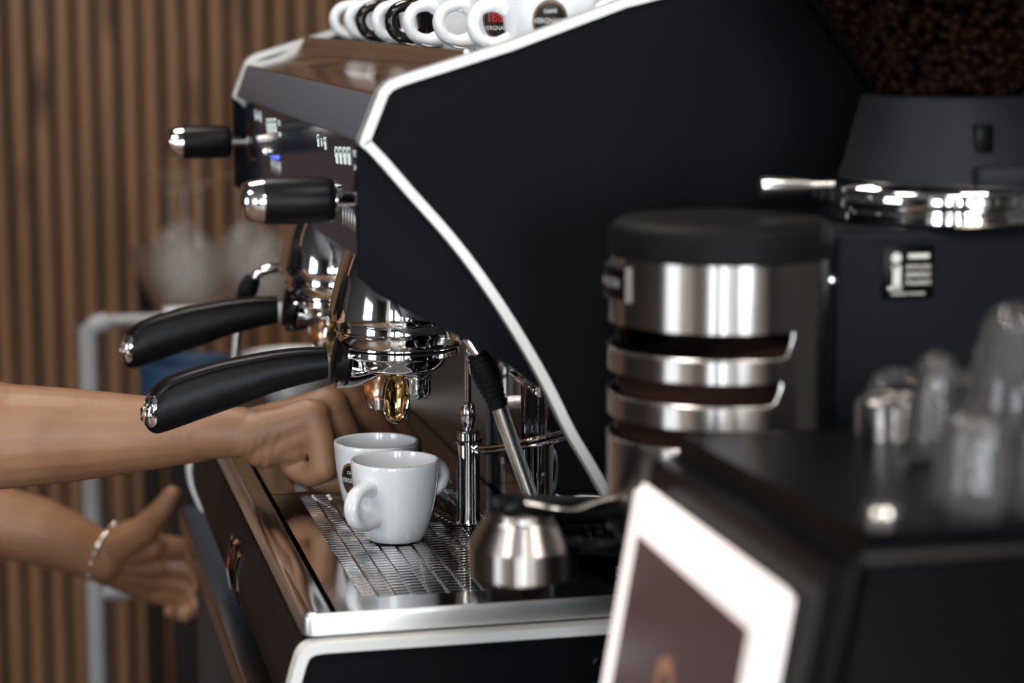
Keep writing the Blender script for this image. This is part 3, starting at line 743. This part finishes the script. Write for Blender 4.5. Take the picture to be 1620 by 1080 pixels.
gp(lathe_obj('hopper_neck', [(0, .2880), (.0600, .2880), (.0600, .2900), (.0575, .2960), (.0490, .3300), (.0475, .3345), (.045, .336), (0, .336)], M['grinder'], gr, gc, 64))
gp(box('lock_slot', (.365, -.1630, .3130), (.011, .006, .016), M['blackg'], gr, .001))
gp(box('neck_step', (.392, -.165, .2920), (.07, .022, .012), M['grinder'], gr, .003))
# adjusting lever
lv = gp(lathe_obj('grind_lever', [(0, -.1135), (.0052, -.1130), (.0056, -.1100), (.0048, -.0980), (.0040, -.0880), (.0038, -.0845), (.0026, -.0840), (.0026, -.0700)], M['brushed'], gr, (.352, -.1480, .2872), 20, 'X'))
# hopper
hp = gp(lathe_obj('bean_hopper', [(.0440, .3350), (.0450, .3370), (.0520, .3460), (.0640, .3620), (.0790, .3820), (.0920, .4010), (.0960, .4100), (.0960, .5000), (.0945, .5000), (.0945, .4105), (.0905, .4018), (.0775, .3828), (.0625, .3628), (.0505, .3470), (.0440, .3378)], M['dusk'], gr, gc, 72))
lathe_obj('hopper_lid', [(0, .512), (.085, .512), (.098, .508), (.099, .500), (.094, .498), (0, .498)], M['blackp'], hp, gc, 48)
bm = bmesh.new(); proto = []
for k_ in range(2600):
    z = random.uniform(.338, .470)
    R_ = .0430+(z-.3378)*.72 if z < .405 else .0905
    R_ = min(R_, .0915)-.0050
    rr_ = R_*sqrt(random.uniform(.55, 1)); a = random.uniform(0, 2*pi)
    if a > .9 and a < 2.2 and k_ % 2: continue
    Mt = Matrix.Translation((gc[0]+rr_*cos(a), gc[1]+rr_*sin(a), z)) @ Matrix.Rotation(random.uniform(0, pi), 4, Vector((random.random(), random.random(), random.random()+.01)).normalized()) @ Matrix.Diagonal((.0048, .0034, .0026, 1))
    bmesh.ops.create_icosphere(bm, subdivisions=1, radius=1, matrix=Mt)
b_ = finish('coffee_beans', bm, M['bean'], hp, ang=80); b_['kind'] = 'stuff'
# doser: steel drum with three slot windows, lid
dc = (.2124, -.1600, 0); DR = .0605
ds = gp(bpy.data.objects.new('doser', None)); COL.objects.link(ds); ds.parent = gr; ds.location = Vector((0, 0, 0))+GO
lathe_obj('doser_lid', [(0, .2722), (.048, .2722), (.0560, .2712), (.0605, .2685), (.0622, .2650), (.0622, .2520), (.0600, .2512), (.055, .2512)], M['lidp'], ds, dc, 72)
bm = bmesh.new()
AC = atan2(-1.278+.16, -.1687-.2124)   # azimuth facing the camera side
NZ = 96
def dpt(a, z, r_=DR): return (dc[0]+r_*cos(a), dc[1]+r_*sin(a), z)
# bands of the drum: solid at (z range); slots occupy azimuths from a_s to a_e
slots = [(.2155, .2020, .66), (.1890, .1770, .54), (.1640, .1530, .42)]
zb = [.2525, .2155, .2020, .1890, .1770, .1640, .1530, .1120]
for bi, (za, zc_) in enumerate(zip(zb, zb[1:])):
    is_slot = bi % 2 == 1
    for i in range(NZ):
        a0 = 2*pi*i/NZ; a1 = 2*pi*(i+1)/NZ; am = (a0+a1)/2
        rel = (am-AC+pi) % (2*pi)-pi
        if is_slot and -1.9 < rel < slots[bi//2][2]: continue
        V = [bm.verts.new(dpt(a, z)) for a, z in ((a0, za), (a1, za), (a1, zc_), (a0, zc_))]; bm.faces.new(V)
bmesh.ops.remove_doubles(bm, verts=bm.verts, dist=1e-5)
r_ = bmesh.ops.solidify(bm, geom=bm.faces[:], thickness=.0012)
finish('doser_drum', bm, M['dbrushed'], ds)
for (za, zc_, ae) in slots:
    n_ = 40; pts = [dpt(AC-1.9+(1.9+ae-.10)*i/n_, zc_-.0006, DR+.0007) for i in range(n_+1)]+[dpt(AC+ae-.03, zc_+.0012, DR+.0007), dpt(AC+ae+.02, za-.004, DR+.0007), dpt(AC+ae+.03, za, DR+.0007)]
    tube_obj('slot_lip', pts, .0008, M['brushed'], ds, seg=6)
lathe_obj('inner_window', [(DR-.003, .252), (DR-.003, .112)], M['dusk'], ds, dc, 64)
bm = bmesh.new(); lathe(bm, [(0, .2110), (.02, .2090), (.04, .2040), (DR-.005, .2020), (DR-.005, .1140), (0, .1140)], dc, 48)
for v in bm.verts:
    rel = (atan2(v.co.y-dc[1], v.co.x-dc[0])-AC+pi) % (2*pi)-pi
    if v.co.z > .2: v.co.z += .010*sin(rel*1.3+.3)-.004
q = finish('ground_coffee', bm, M['coffee'], ds); q['kind'] = 'stuff'
lathe_obj('doser_base', [(DR+.001, .113), (DR+.002, .112), (DR+.002, .100), (DR-.004, .094), (0, .094)], M['blackp'], ds, dc, 64)
bp = bmesh.new()
AB = AC-1.18
def bfn(u, v, l_=.0): return (dc[0]+(DR+.0025+l_)*cos(AB+u/DR), dc[1]+(DR+.0025+l_)*sin(AB+u/DR), .2385+v)
n_ = 12
for (hw, hh_, l0, l1, mi) in ((.0165, .0095, -.003, .0010, 0), (.0150, .0080, 0, .0016, 1)):
    for i in range(n_):
        u0, u1 = -hw+2*hw*i/n_, -hw+2*hw*(i+1)/n_
        V = [[bp.verts.new(bfn(u, v, l_)) for u, v in ((u0, -hh_), (u1, -hh_), (u1, hh_), (u0, hh_))] for l_ in (l0, l1)]
        for F_ in ((V[1][0], V[1][1], V[1][2], V[1][3]), (V[0][0], V[0][1], V[1][1], V[1][0]), (V[0][3], V[0][2], V[1][2], V[1][3])):
            f = bp.faces.new(F_); f.material_index = mi
        if i in (0, n_-1):
            k0, k1 = (0, 3) if i == 0 else (1, 2)
            f = bp.faces.new((V[0][k0], V[0][k1], V[1][k1], V[1][k0])); f.material_index = mi
add_text(bp, 'MAZZER', .0062, lambda u, v: bfn(u, v, .0019), (0, 0), 1.05, 2)
q = finish('maker_plate', bp, [M['dimmetal'], M['blackg'], M['greymetal']], ds, ang=20)
lathe_obj('doser_screw', [(0, -.004), (.0026, -.003), (.0034, -.001), (.0034, .002)], M['chrome'], ds, (.2640, -.1935, .2395), 16, 'Y')
gp(box('doser_bracket', (.268, -.128, .19), (.02, .07, .13), M['gbody'], gr, .003))
# fixed tamper on an arm
tm = gp(finish('tamper', lathe(bmesh.new(), [(0, .0775), (.0294, .0775), (.0302, .0785), (.0302, .0942), (.0222, .1082), (.0205, .1095), (.0200, .1125), (0, .1130)], (.1010, -.1600, 0), 72), M['dbrushed'], gr, ang=18)); tm['label'] = 'round steel tamper'
gp(tube_obj('tamper_arm', catmull([(.0880, -.158, .1150), (.1000, -.158, .1165), (.1250, -.158, .1130), (.1500, -.160, .1120), (.1800, -.160, .1100), (.205, -.16, .105)], 6), .0165, M['blackg'], gr, ry=.0040, seg=24, power=.8))
gp(tube_obj('arm_highlight', catmull([(.100, -.172, .1205), (.112, -.180, .1190), (.125, -.178, .1165), (.138, -.172, .1185), (.155, -.165, .1200)], 5), .0026, M['brushed'], gr, ry=.0010, seg=12))  # bright strip added to stand for the highlight on the black arm
# portafilter fork
gp(tube_obj('portafilter_fork', catmull([(.16, -.19, .098), (.13, -.185, .0985), (.118, -.16, .0985), (.13, -.135, .0985), (.16, -.13, .098)], 6), .003, M['blackg'], gr, seg=8))

# ------------------------------------------------------------------ foreground terminal with white framed screen
TLc = Vector((.1185, -.290, .1605)); TRc = Vector((.1440, -.505, .1735))
# build in a local frame: u along the top edge (far -> near), w outwards (towards the barista), z up
C0 = Vector(cam.location)
def ray(px, py):
    a = (px-810)/3400; b2 = (py-540)/3400
    F_ = Vector((sin(YAW)*cos(PITCH), cos(YAW)*cos(PITCH), -sin(PITCH))); R_ = Vector((cos(YAW), -sin(YAW), 0)); U_ = Vector((sin(YAW)*sin(PITCH), cos(YAW)*sin(PITCH), cos(PITCH)))
    return F_+R_*a-U_*b2
TLc = C0+ray(1016, 762)*1.06; TRc = C0+ray(1247, 938)*.858
ax = (TRc-TLc); ax.z = 0; Ls = ax.length; ax.normalize(); out = Vector((ax.y, -ax.x, 0))
if out.x > 0: out = -out
term = empty('payment_terminal', (TLc+TRc)/2*1.0, 'black till terminal with white framed dark screen in the blurred foreground', 'terminal')
term.location.z = CZ; TO = -Vector(term.location)
zt = (TLc.z+TRc.z)/2
TILT = .17     # outward run per metre of drop
def tp(u, w, z): return TLc+ax*u+out*(w+(zt-z)*TILT)+Vector((0, 0, z-TLc.z))+TO
def tp0(u, w, z): return TLc+ax*u+out*w+Vector((0, 0, z-TLc.z))+TO
def hexa(bm, pts):
    V = [bm.verts.new(p) for p in pts]
    for f in ((0, 1, 2, 3), (7, 6, 5, 4), (0, 4, 5, 1), (1, 5, 6, 2), (2, 6, 7, 3), (3, 7, 4, 0)): bm.faces.new([V[i] for i in f])
def slab(name, u0, u1, z0, z1, w0, w1, m, parent, bev=.001, fn=None):
    fn = fn or tp; bm = bmesh.new()
    hexa(bm, [fn(u0, w0, z0), fn(u1, w0, z0), fn(u1, w0, z1), fn(u0, w0, z1), fn(u0, w1, z0), fn(u1, w1, z0), fn(u1, w1, z1), fn(u0, w1, z1)])
    if bev: bmesh.ops.bevel(bm, geom=bm.edges[:], offset=bev, segments=3, affect='EDGES')
    return finish(name, bm, m, parent)
zbt = zt-.235
# body: wedge behind the screen
bm = bmesh.new()
hexa(bm, [tp(-.024, -.003, zbt), tp(Ls+.020, -.003, zbt), tp(Ls+.024, -.010, zt+.027), tp(-.024, -.008, zt+.020),
          tp0(-.024, -.235, zbt), tp0(Ls+.020, -.235, zbt), tp0(Ls+.024, -.235, zt+.027), tp0(-.024, -.235, zt+.020)])
bmesh.ops.bevel(bm, geom=bm.edges[:], offset=.012, segments=5, affect='EDGES')
tb = finish('casing', bm, M['blackg'], term)
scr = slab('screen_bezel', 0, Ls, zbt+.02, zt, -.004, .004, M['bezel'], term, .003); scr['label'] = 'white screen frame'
slab('screen', .021, Ls-.024, zbt+.040, zt-.0215, .003, .0046, M['screen'], scr, 0)
bm = bmesh.new()
add_ellipse(bm, .0125, .0125, lambda u, v: tp(Ls*.46+u, .0049, zt-.072+v), r0=.5)
finish('screen_picture', bm, M['tan'], scr)
sk = bmesh.new(); bx(sk, tp0(Ls*.5, -.11, (zbt+CZ)/2+.006), (.17, .15, zbt-CZ+.010), .004, 2, Matrix.Rotation(atan2(ax.y, ax.x), 4, 'Z'))
finish('stand', sk, M['blackg'], term)
lathe_obj('corner_stud', [(0, .003), (.006, .0025), (.008, 0), (.008, -.002)], M['brushed'], term, tp0(Ls-.014, -.045, zt+.0275), 20)

# glasses on and behind the terminal
def glassware(name, loc, prof, label, group=None, handle=None):
    t = empty(name, loc, label, 'glass', group)
    lathe_obj('bowl', prof, M['hazy'], t, seg=40)
    if handle:
        h, r_ = handle
        tube_obj('glass_handle', catmull([(-r_, 0, h*.8), (-r_-.014, 0, h*.78), (-r_-.018, 0, h*.5), (-r_-.012, 0, h*.25), (-r_, 0, h*.22)], 6), .0035, M['hazy'], t, seg=10)
    return t
ztop = zt+.0265
gl1 = C0+ray(1600, 800)*.98; gl2 = C0+ray(1478, 775)*1.0
wall = lambda r0, r1, h, th=.0022: [(r1-th, 0), (r1, 0)]+[(r1-(r1-r0)*(i/8)**2, h*.8*i/8) for i in range(1, 9)]+[(r0*cos(pi/2*i/6), h*(.8+.2*sin(pi/2*i/6))) for i in range(1, 7)]+[((r0-th)*cos(pi/2*i/6), h*(.8+.14*sin(pi/2*i/6))) for i in range(6, 0, -1)]+[(r1-th-(r1-r0)*(i/8)**2, h*.8*i/8) for i in range(8, 0, -1)]+[(r1-th, 0)]
glassware('glass_mug', (gl1.x, gl1.y, ztop), wall(.016, .0255, .074), 'tall clear glass blurred at the right edge of the foreground', handle=(.05, .024))
glassware('glass_mug', (gl2.x, gl2.y, ztop), wall(.010, .0145, .048), 'small clear handled glass left of the tall one on the terminal', handle=(.046, .013))
g3 = C0+ray(1660, 800)*.90; glassware('glass_tumbler', (g3.x, g3.y, ztop), wall(.013, .019, .05), 'short clear tumbler standing lowest at the right edge')
g4 = C0+ray(1540, 800)*.90; glassware('glass_tumbler', (g4.x, g4.y, ztop), wall(.014, .018, .040), 'short clear tumbler in front of the two handled glasses')
# ribbed steel canister behind the terminal
cn = C0+ray(1415, 740)*1.07
bm = bmesh.new(); prof = []
for i in range(26): prof.append((.0195+.0008*(i % 2), .10+.060*i/25))
lathe(bm, [(0, .10)]+prof+[(.018, .161), (0, .161)], (0, 0, -.10), 48)
can = finish('steel_canister', bm, M['dbrushed'], None, ang=60, loc=(cn.x, cn.y, ztop-.047-.0))
tag(can, 'ribbed steel canister behind the black terminal, under the grinder body', 'canister')

# ------------------------------------------------------------------ far side: steel table, frame, glasses, tub, bowl
ft = empty('steel_table', (.50, 1.86, FLOOR), 'blurred steel back table carrying rows of glasses, beyond the machine', 'table')
box('tabletop', (0, .05, 1.05-.012), (.95, .75, .024), M['tablesteel'], ft, .003)
box('lower_shelf', (0, .05, .55), (.90, .68, .02), M['tablesteel'], ft, .003)
for sx in (-.45, .45):
    for sy in (-.30, .40): box('leg', (sx, sy, .52), (.035, .035, 1.04), M['woodback'], ft, .004)
fx = empty('tube_frame', (-.078, 1.36, FLOOR), 'pale painted tube frame standing left of the machine, behind the arms', 'frame')
tube_obj('upright', catmull([(0, 0, 0), (0, 0, .5), (0, 0, 1.0), (.004, 0, 1.048), (.025, 0, 1.060)], 8), .0120, M['greymetal'], fx, seg=20)
tube_obj('crossbar', [(.02, 0, 1.060), (.50, 0, 1.060)], .0070, M['greymetal'], fx, seg=20)
tube_obj('upright', [(.50, 0, 0), (.50, 0, 1.060)], .0120, M['greymetal'], fx, seg=20)
tube_obj('crossbar', [(0, 0, .72), (.50, 0, .72)], .010, M['greymetal'], fx, seg=16)
sh_ = box('shelf', (.25, .035, .935), (.50, .15, .012), M['tablesteel'], fx, .002)
tbp = [(0, 0), (.052, 0), (.056, .004), (.064, .055), (.067, .056), (.067, .059), (.061, .059), (.054, .006), (0, .006)]
o = lathe_obj('plastic_tub', tbp, M['bluep'], None, (0, 0, 0), 40); o.location = (.045, 1.395, FLOOR+.942); tag(o, 'blue plastic tub on the shelf seen between the two portafilter handles', 'tub')
o = lathe_obj('cream_bowl', [(0, 0), (.025, 0), (.03, .004), (.052, .035), (.062, .062), (.060, .062), (.05, .036), (.028, .007), (0, .006)], M['ceramic'], None, (0, 0, 0), 40); o.location = (.175, 1.40, FLOOR+.942); tag(o, 'cream bowl on the shelf to the right of the blue tub', 'bowl')
g0 = None
gprof = [(0, .150), (.031, .150), (.032, .149), (.006, .145), (.0035, .138), (.0035, .085), (.008, .075), (.026, .060), (.034, .035), (.033, 0), (.0315, 0), (.0325, .035), (.0245, .060), (.006, .077), (0, .078)]
for j in range(4):
    for i in range(8):
        loc = (.06+i*.098+.03*(j % 2), 1.59+j*.125, 0.0)
        if g0 is None:
            g0 = empty('stemmed_glass', loc, 'upside-down stemmed glass in the blurred rows on the steel back table', 'glass', 'glasses on the back table')
            lathe_obj('glass_bowl', gprof, M['milky'], g0, seg=28)
        else:
            c = copy_tree(g0); c.location = loc
# bottles on the lower shelf
b0 = None
for i in range(7):
    loc = (.12+i*.11, 1.72+.03*(i % 2), FLOOR+.56)
    if b0 is None:
        b0 = empty('syrup_bottle', loc, 'dark bottle in the row on the lower shelf of the back table', 'bottle', 'bottles under the back table')
        lathe_obj('bottle_body', [(0, 0), (.034, 0), (.036, .004), (.036, .16), (.030, .19), (.014, .225), (.013, .27), (0, .27)], M['blackg'], b0, seg=28)
        lathe_obj('cap', [(.0145, .262), (.0145, .288), (0, .289)], M['brushed'], b0, seg=20)
    else:
        c = copy_tree(b0); c.location = loc

# ------------------------------------------------------------------ the person
def capsule(bm, p0, r0, p1, r1, seg=20, flat=None):
    """tapered capsule between two points; flat=(axis vector, scale) squashes it along an axis"""
    p0, p1 = Vector(p0), Vector(p1); d = p1-p0; L = d.length; d.normalize()
    s = d.orthogonal().normalized(); u = d.cross(s)
    prof = [(r0*sin(pi/2*i/5), -r0*cos(pi/2*i/5)) for i in range(1, 6)]+[(r1*cos(pi/2*i/5), L+r1*sin(pi/2*i/5)) for i in range(0, 5)]
    rings = []
    def P(q, c):
        if flat:
            a = Vector(flat[0]).normalized(); q = q-a*(q-c).dot(a)*(1-flat[1])
        return q
    for (r_, h) in prof:
        c = p0+d*h; rings.append([bm.verts.new(P(c+s*r_*cos(2*pi*k_/seg)+u*r_*sin(2*pi*k_/seg), c)) for k_ in range(seg)])
    a = bm.verts.new(p0-d*r0); b2 = bm.verts.new(p1+d*r1)
    for A, B in zip(rings, rings[1:]):
        for k_ in range(seg): bm.faces.new((A[k_], A[(k_+1) % seg], B[(k_+1) % seg], B[k_]))
    for k_ in range(seg): bm.faces.new((a, rings[0][(k_+1) % seg], rings[0][k_])); bm.faces.new((rings[-1][k_], rings[-1][(k_+1) % seg], b2))
def chain(bm, pts, flat=None):
    for (p, r0), (q, r1) in zip(pts, pts[1:]): capsule(bm, p, r0, q, r1, flat=flat)
def fuse(name, bm, voxel, it, m, parent, fac=.5):
    o = finish(name, bm, m, parent, smooth=False)
    md = o.modifiers.new('r', 'REMESH'); md.mode = 'VOXEL'; md.voxel_size = voxel
    ms = o.modifiers.new('s', 'SMOOTH'); ms.factor = fac; ms.iterations = it
    dg = bpy.context.evaluated_depsgraph_get(); me = bpy.data.meshes.new_from_object(o.evaluated_get(dg))
    o.modifiers.clear(); old = o.data; o.data = me; bpy.data.meshes.remove(old)
    me.polygons.foreach_set('use_smooth', [True]*len(me.polygons)); me.materials.clear(); me.materials.append(m)
    return o
per = empty('person', (-.60, .60, FLOOR), 'person in dark clothes reaching bare arms to the machine, wearing a thin bracelet', 'person')
PO = -Vector(per.location)
def at(px, py, Y):
    v = ray(px, py); t = (Y-C0.y)/v.y; return C0+v*t+PO
bm = bmesh.new()
# --- right arm (nearer), palm down, grips behind the back cup
SHR = Vector((-.545, .435, .285))+PO; ELR = at(-235, 650, .372)
fore = [(SHR, .048), (SHR.lerp(ELR, .5), .044), (ELR, .041)]
chain(bm, fore)
chain(bm, [(ELR, .040), (at(-80, 676, .367), .0425), (at(0, 690, .365), .0405), (at(120, 688, .362), .0355), (at(230, 685, .360), .0290), (at(320, 682, .358), .0235)])
wr = [(at(320, 682, .350), .0215), (at(385, 684, .345), .0195)]; chain(bm, wr); chain(bm, [(at(320, 682, .372), .0205), (at(385, 682, .376), .0190)])
MCP = [(at(495, 658, .330), .0135), (at(523, 640, .349), .0140), (at(552, 631, .370), .0145), (at(582, 640, .391), .0145)]
roots = [at(392, 690, .340), at(398, 684, .352), at(402, 680, .366), at(405, 678, .380)]
for (m_, r_), w_ in zip(MCP, roots): capsule(bm, w_, .0175, m_, r_)
for (m_, r_), w_ in zip(MCP, roots): capsule(bm, w_+Vector((.012, 0, -.010)), .016, m_+Vector((-.004, 0, -.010)), .0125)
for (m_, r_), w_ in zip(MCP, roots): capsule(bm, w_+Vector((.004, 0, .0128)), .0040, m_+Vector((-.004, 0, .0098)), .0048)
# hypothenar pad
capsule(bm, at(400, 700, .345), .0165, at(462, 704, .338), .0155)
capsule(bm, at(398, 695, .385), .0165, at(470, 700, .400), .0150)
# little finger curled
chain(bm, [(MCP[0][0], .0128), (at(508, 700, .322), .0112), (at(512, 742, .318), .0104)])
chain(bm, [(at(512, 742, .318), .0104), (at(492, 752, .326), .0092), (at(470, 745, .335), .0085), (at(452, 728, .342), .0078)])
# ring finger
chain(bm, [(MCP[1][0], .0134), (at(548, 690, .350), .0118), (at(560, 738, .348), .0108)])
chain(bm, [(at(560, 738, .348), .0108), (at(538, 762, .350), .0096), (at(508, 762, .352), .0086)])
# middle and index reach down behind the cups
chain(bm, [(MCP[2][0], .0138), (at(590, 668, .376), .0116), (at(618, 706, .380), .0105), (at(606, 750, .376), .0092), (at(590, 775, .37), .0082)])
chain(bm, [(MCP[3][0], .0140), (at(618, 668, .398), .0114), (at(648, 702, .402), .0102), (at(650, 745, .398), .0090), (at(640, 772, .39), .0080)])
# thumb
chain(bm, [(at(405, 690, .388), .0150), (at(470, 712, .412), .0135), (at(530, 735, .410), .0110), (at(575, 755, .395), .0095)])
# --- left arm (farther), hand open behind the cabinet edge
SHL = Vector((-.545, .795, .285))+PO; ELL = at(-170, 790, .93)
chain(bm, [(SHL, .048), (SHL.lerp(ELL, .5), .043), (ELL, .041)])
chain(bm, [(ELL, .040), (at(-60, 812, .925), .0385), (at(0, 826, .92), .0365), (at(60, 840, .92), .0350), (at(110, 858, .92), .0310), (at(160, 882, .92), .0262)])
Y2 = .93
pr_ = [at(165, 872, Y2), at(166, 892, Y2)]
MC2 = [(at(240, 862, Y2-.03), .0140), (at(250, 888, Y2-.012), .0140), (at(252, 912, Y2+.005), .0135), (at(246, 935, Y2+.02), .0125)]
for i, (m_, r_) in enumerate(MC2): capsule(bm, pr_[0].lerp(pr_[1], i/3), .0215, m_, r_+.002)
FT = [[(298, 868), (325, 900), (318, 930)], [(305, 900), (325, 935), (312, 958)], [(300, 930), (312, 958), (292, 972)], [(285, 955), (292, 972), (270, 966)]]
for (m_, r_), f in zip(MC2, FT):
    p = m_; rr_ = r_*.88
    for k_, q in enumerate(f):
        t_ = at(q[0], q[1], Y2-.02-.012*k_); capsule(bm, p, rr_, t_, rr_*.9); p = t_; rr_ *= .9
chain(bm, [(at(185, 862, Y2-.02), .0200), (at(228, 838, Y2-.045), .0150), (at(256, 806, Y2-.058), .0115), (at(272, 782, Y2-.062), .0092)])
# --- trunk core, neck, head
HC = Vector((-.50, .615, .56))+PO
ch_ = Vector((-.57, .615, .20))+PO
capsule(bm, SHR+Vector((0, .05, 0)), .055, SHL-Vector((0, .05, 0)), .055)
capsule(bm, ch_, .13, ch_-Vector((0, 0, .22)), .11, flat=((1, 0, 0), .8))
capsule(bm, ch_+Vector((0, 0, .05)), .06, HC+Vector((-.02, 0, -.10)), .052)
capsule(bm, HC, .092, HC+Vector((.012, 0, -.055)), .066, flat=((0, 1, 0), .86))
capsule(bm, HC+Vector((.035, 0, -.06)), .045, HC+Vector((.055, 0, -.095)), .026)
capsule(bm, HC+Vector((.085, 0, -.005)), .008, HC+Vector((.108, 0, -.038)), .011)
for s_ in (-1, 1):
    capsule(bm, HC+Vector((-.005, s_*.078, -.015)), .014, HC+Vector((-.002, s_*.078, -.045)), .009, flat=((0, 1, 0), .5))
    capsule(bm, HC+Vector((.075, s_*.045, .005)), .012, HC+Vector((.082, s_*.015, .008)), .010)
body = fuse('body', bm, .0020, 3, M['skin'], per)
# skin folds round the right wrist and at the base of the little finger
vc = np.empty(len(body.data.vertices)*3); body.data.vertices.foreach_get('co', vc); vc = vc.reshape(-1, 3)
vn = np.empty(len(vc)*3); body.data.vertex_normals.foreach_get('vector', vn); vn = vn.reshape(-1, 3)
wp = np.array(at(385, 684, .36)); ax_ = np.array((at(450, 690, .36)-at(320, 680, .36)).normalized()); rel = vc-wp; tt = rel@ax_; side_ = rel@np.array((0, 1, 0)); upz = rel[:, 2]
near = (np.linalg.norm(rel, axis=1) < .075)
dsp = np.zeros(len(vc))
for c_, dp_, sg_, k1_, k2_ in ((-.010, .0007, .0013, 8, .05), (-.002, .0010, .0014, 10, .10), (.006, .0008, .0013, 9, .14), (.014, .0011, .0016, 12, .18), (.022, .0007, .0014, 7, .22)):
    cc = c_+k2_*(upz)*.6+.0014*np.sin(upz*260+k1_)
    dsp -= dp_*np.exp(-((tt-cc)/sg_)**2)*np.clip((.016-upz)/.02, 0, 1)
vc += (vn*(dsp*near)[:, None]); body.data.vertices.foreach_set('co', vc.reshape(-1)); body.data.update()
for s_ in (-1, 1):
    e = lathe_obj('eye', [(0, .011), (.006, .0095), (.0095, .006), (.011, 0), (0, -.002)], M['eye'], per, HC+Vector((.078, s_*.031, -.012)), 20, 'X')
    lathe_obj('iris', [(0, .0116), (.0045, .0106), (.005, .009)], M['iris'], e, HC+Vector((.078, s_*.031, -.012)), 16, 'X')
tube_obj('lips', catmull([HC+Vector((.088, -.022, -.075)), HC+Vector((.094, -.01, -.071)), HC+Vector((.0955, 0, -.072)), HC+Vector((.094, .01, -.071)), HC+Vector((.088, .022, -.075))], 5), [.002]+[.005]*19+[.002], M['lip'], per, seg=10)
bm = bmesh.new(); capsule(bm, HC+Vector((-.020, 0, .018)), .098, HC+Vector((-.035, 0, -.05)), .082, flat=((0, 1, 0), .93)); capsule(bm, HC+Vector((-.11, 0, .0)), .035, HC+Vector((-.15, 0, -.14)), .018)
capsule(bm, HC+Vector((.02, 0, .055)), .055, HC+Vector((-.03, 0, .06)), .06)
fuse('hair', bm, .006, 4, M['hair'], per)
bm = bmesh.new()
capsule(bm, SHR+Vector((0, .05, 0)), .068, SHL-Vector((0, .05, 0)), .068)
capsule(bm, ch_, .150, ch_-Vector((0, 0, .24)), .132, flat=((1, 0, 0), .8)); capsule(bm, ch_-Vector((0, 0, .24)), .132, ch_-Vector((0, 0, .40)), .15, flat=((1, 0, 0), .8))
for s_, e_ in ((SHR, ELR), (SHL, ELL)): capsule(bm, s_, .066, s_.lerp(e_, .45), .060)
fuse('shirt', bm, .008, 5, M['cloth'], per)
bm = bmesh.new(); hip = ch_-Vector((0, 0, .42))
for s_ in (-1, 1):
    a = hip+Vector((0, s_*.085, 0)); k1 = Vector((a.x+.02, a.y+s_*.01, .50)); an = Vector((a.x-.02, a.y+s_*.02, .09))
    chain(bm, [(a, .105), (k1, .068), (an, .055)])
fuse('trousers', bm, .01, 5, M['denim'], per)
for s_ in (-1, 1):
    bm = bmesh.new(); f0 = Vector((hip.x-.02, hip.y+s_*.105, .045)); capsule(bm, f0+Vector((-.04, 0, 0)), .042, f0+Vector((.14, 0, -.008)), .034, flat=((0, 0, 1), .9)); capsule(bm, f0, .04, f0+Vector((0, 0, .05)), .045)
    fuse('shoe', bm, .006, 4, M['rubber'], per)
# bracelet of small links and beads round the left wrist
wc = at(163, 872, .92); wa = ((at(200, 890, .92)-at(110, 858, .92)).normalized()+Vector((0, -.4, 0))).normalized(); s1 = wa.cross(Vector((0, 1, 0))).normalized(); s2 = wa.cross(s1)
ring = [wc+s1*.0300*cos(2*pi*i/40)+s2*.0300*sin(2*pi*i/40) for i in range(40)]
br = tube_obj('bracelet', ring, .0011, M['silver'], per, closed=True, seg=8); br['label'] = 'thin silver bead bracelet'
bm = bmesh.new()
for i in range(0, 40, 2):
    rr_ = .0019 if i % 8 else .0038
    bmesh.ops.create_icosphere(bm, subdivisions=2, radius=rr_, matrix=Matrix.Translation(ring[i]))
q = finish('bracelet_beads', bm, M['silver'], br)
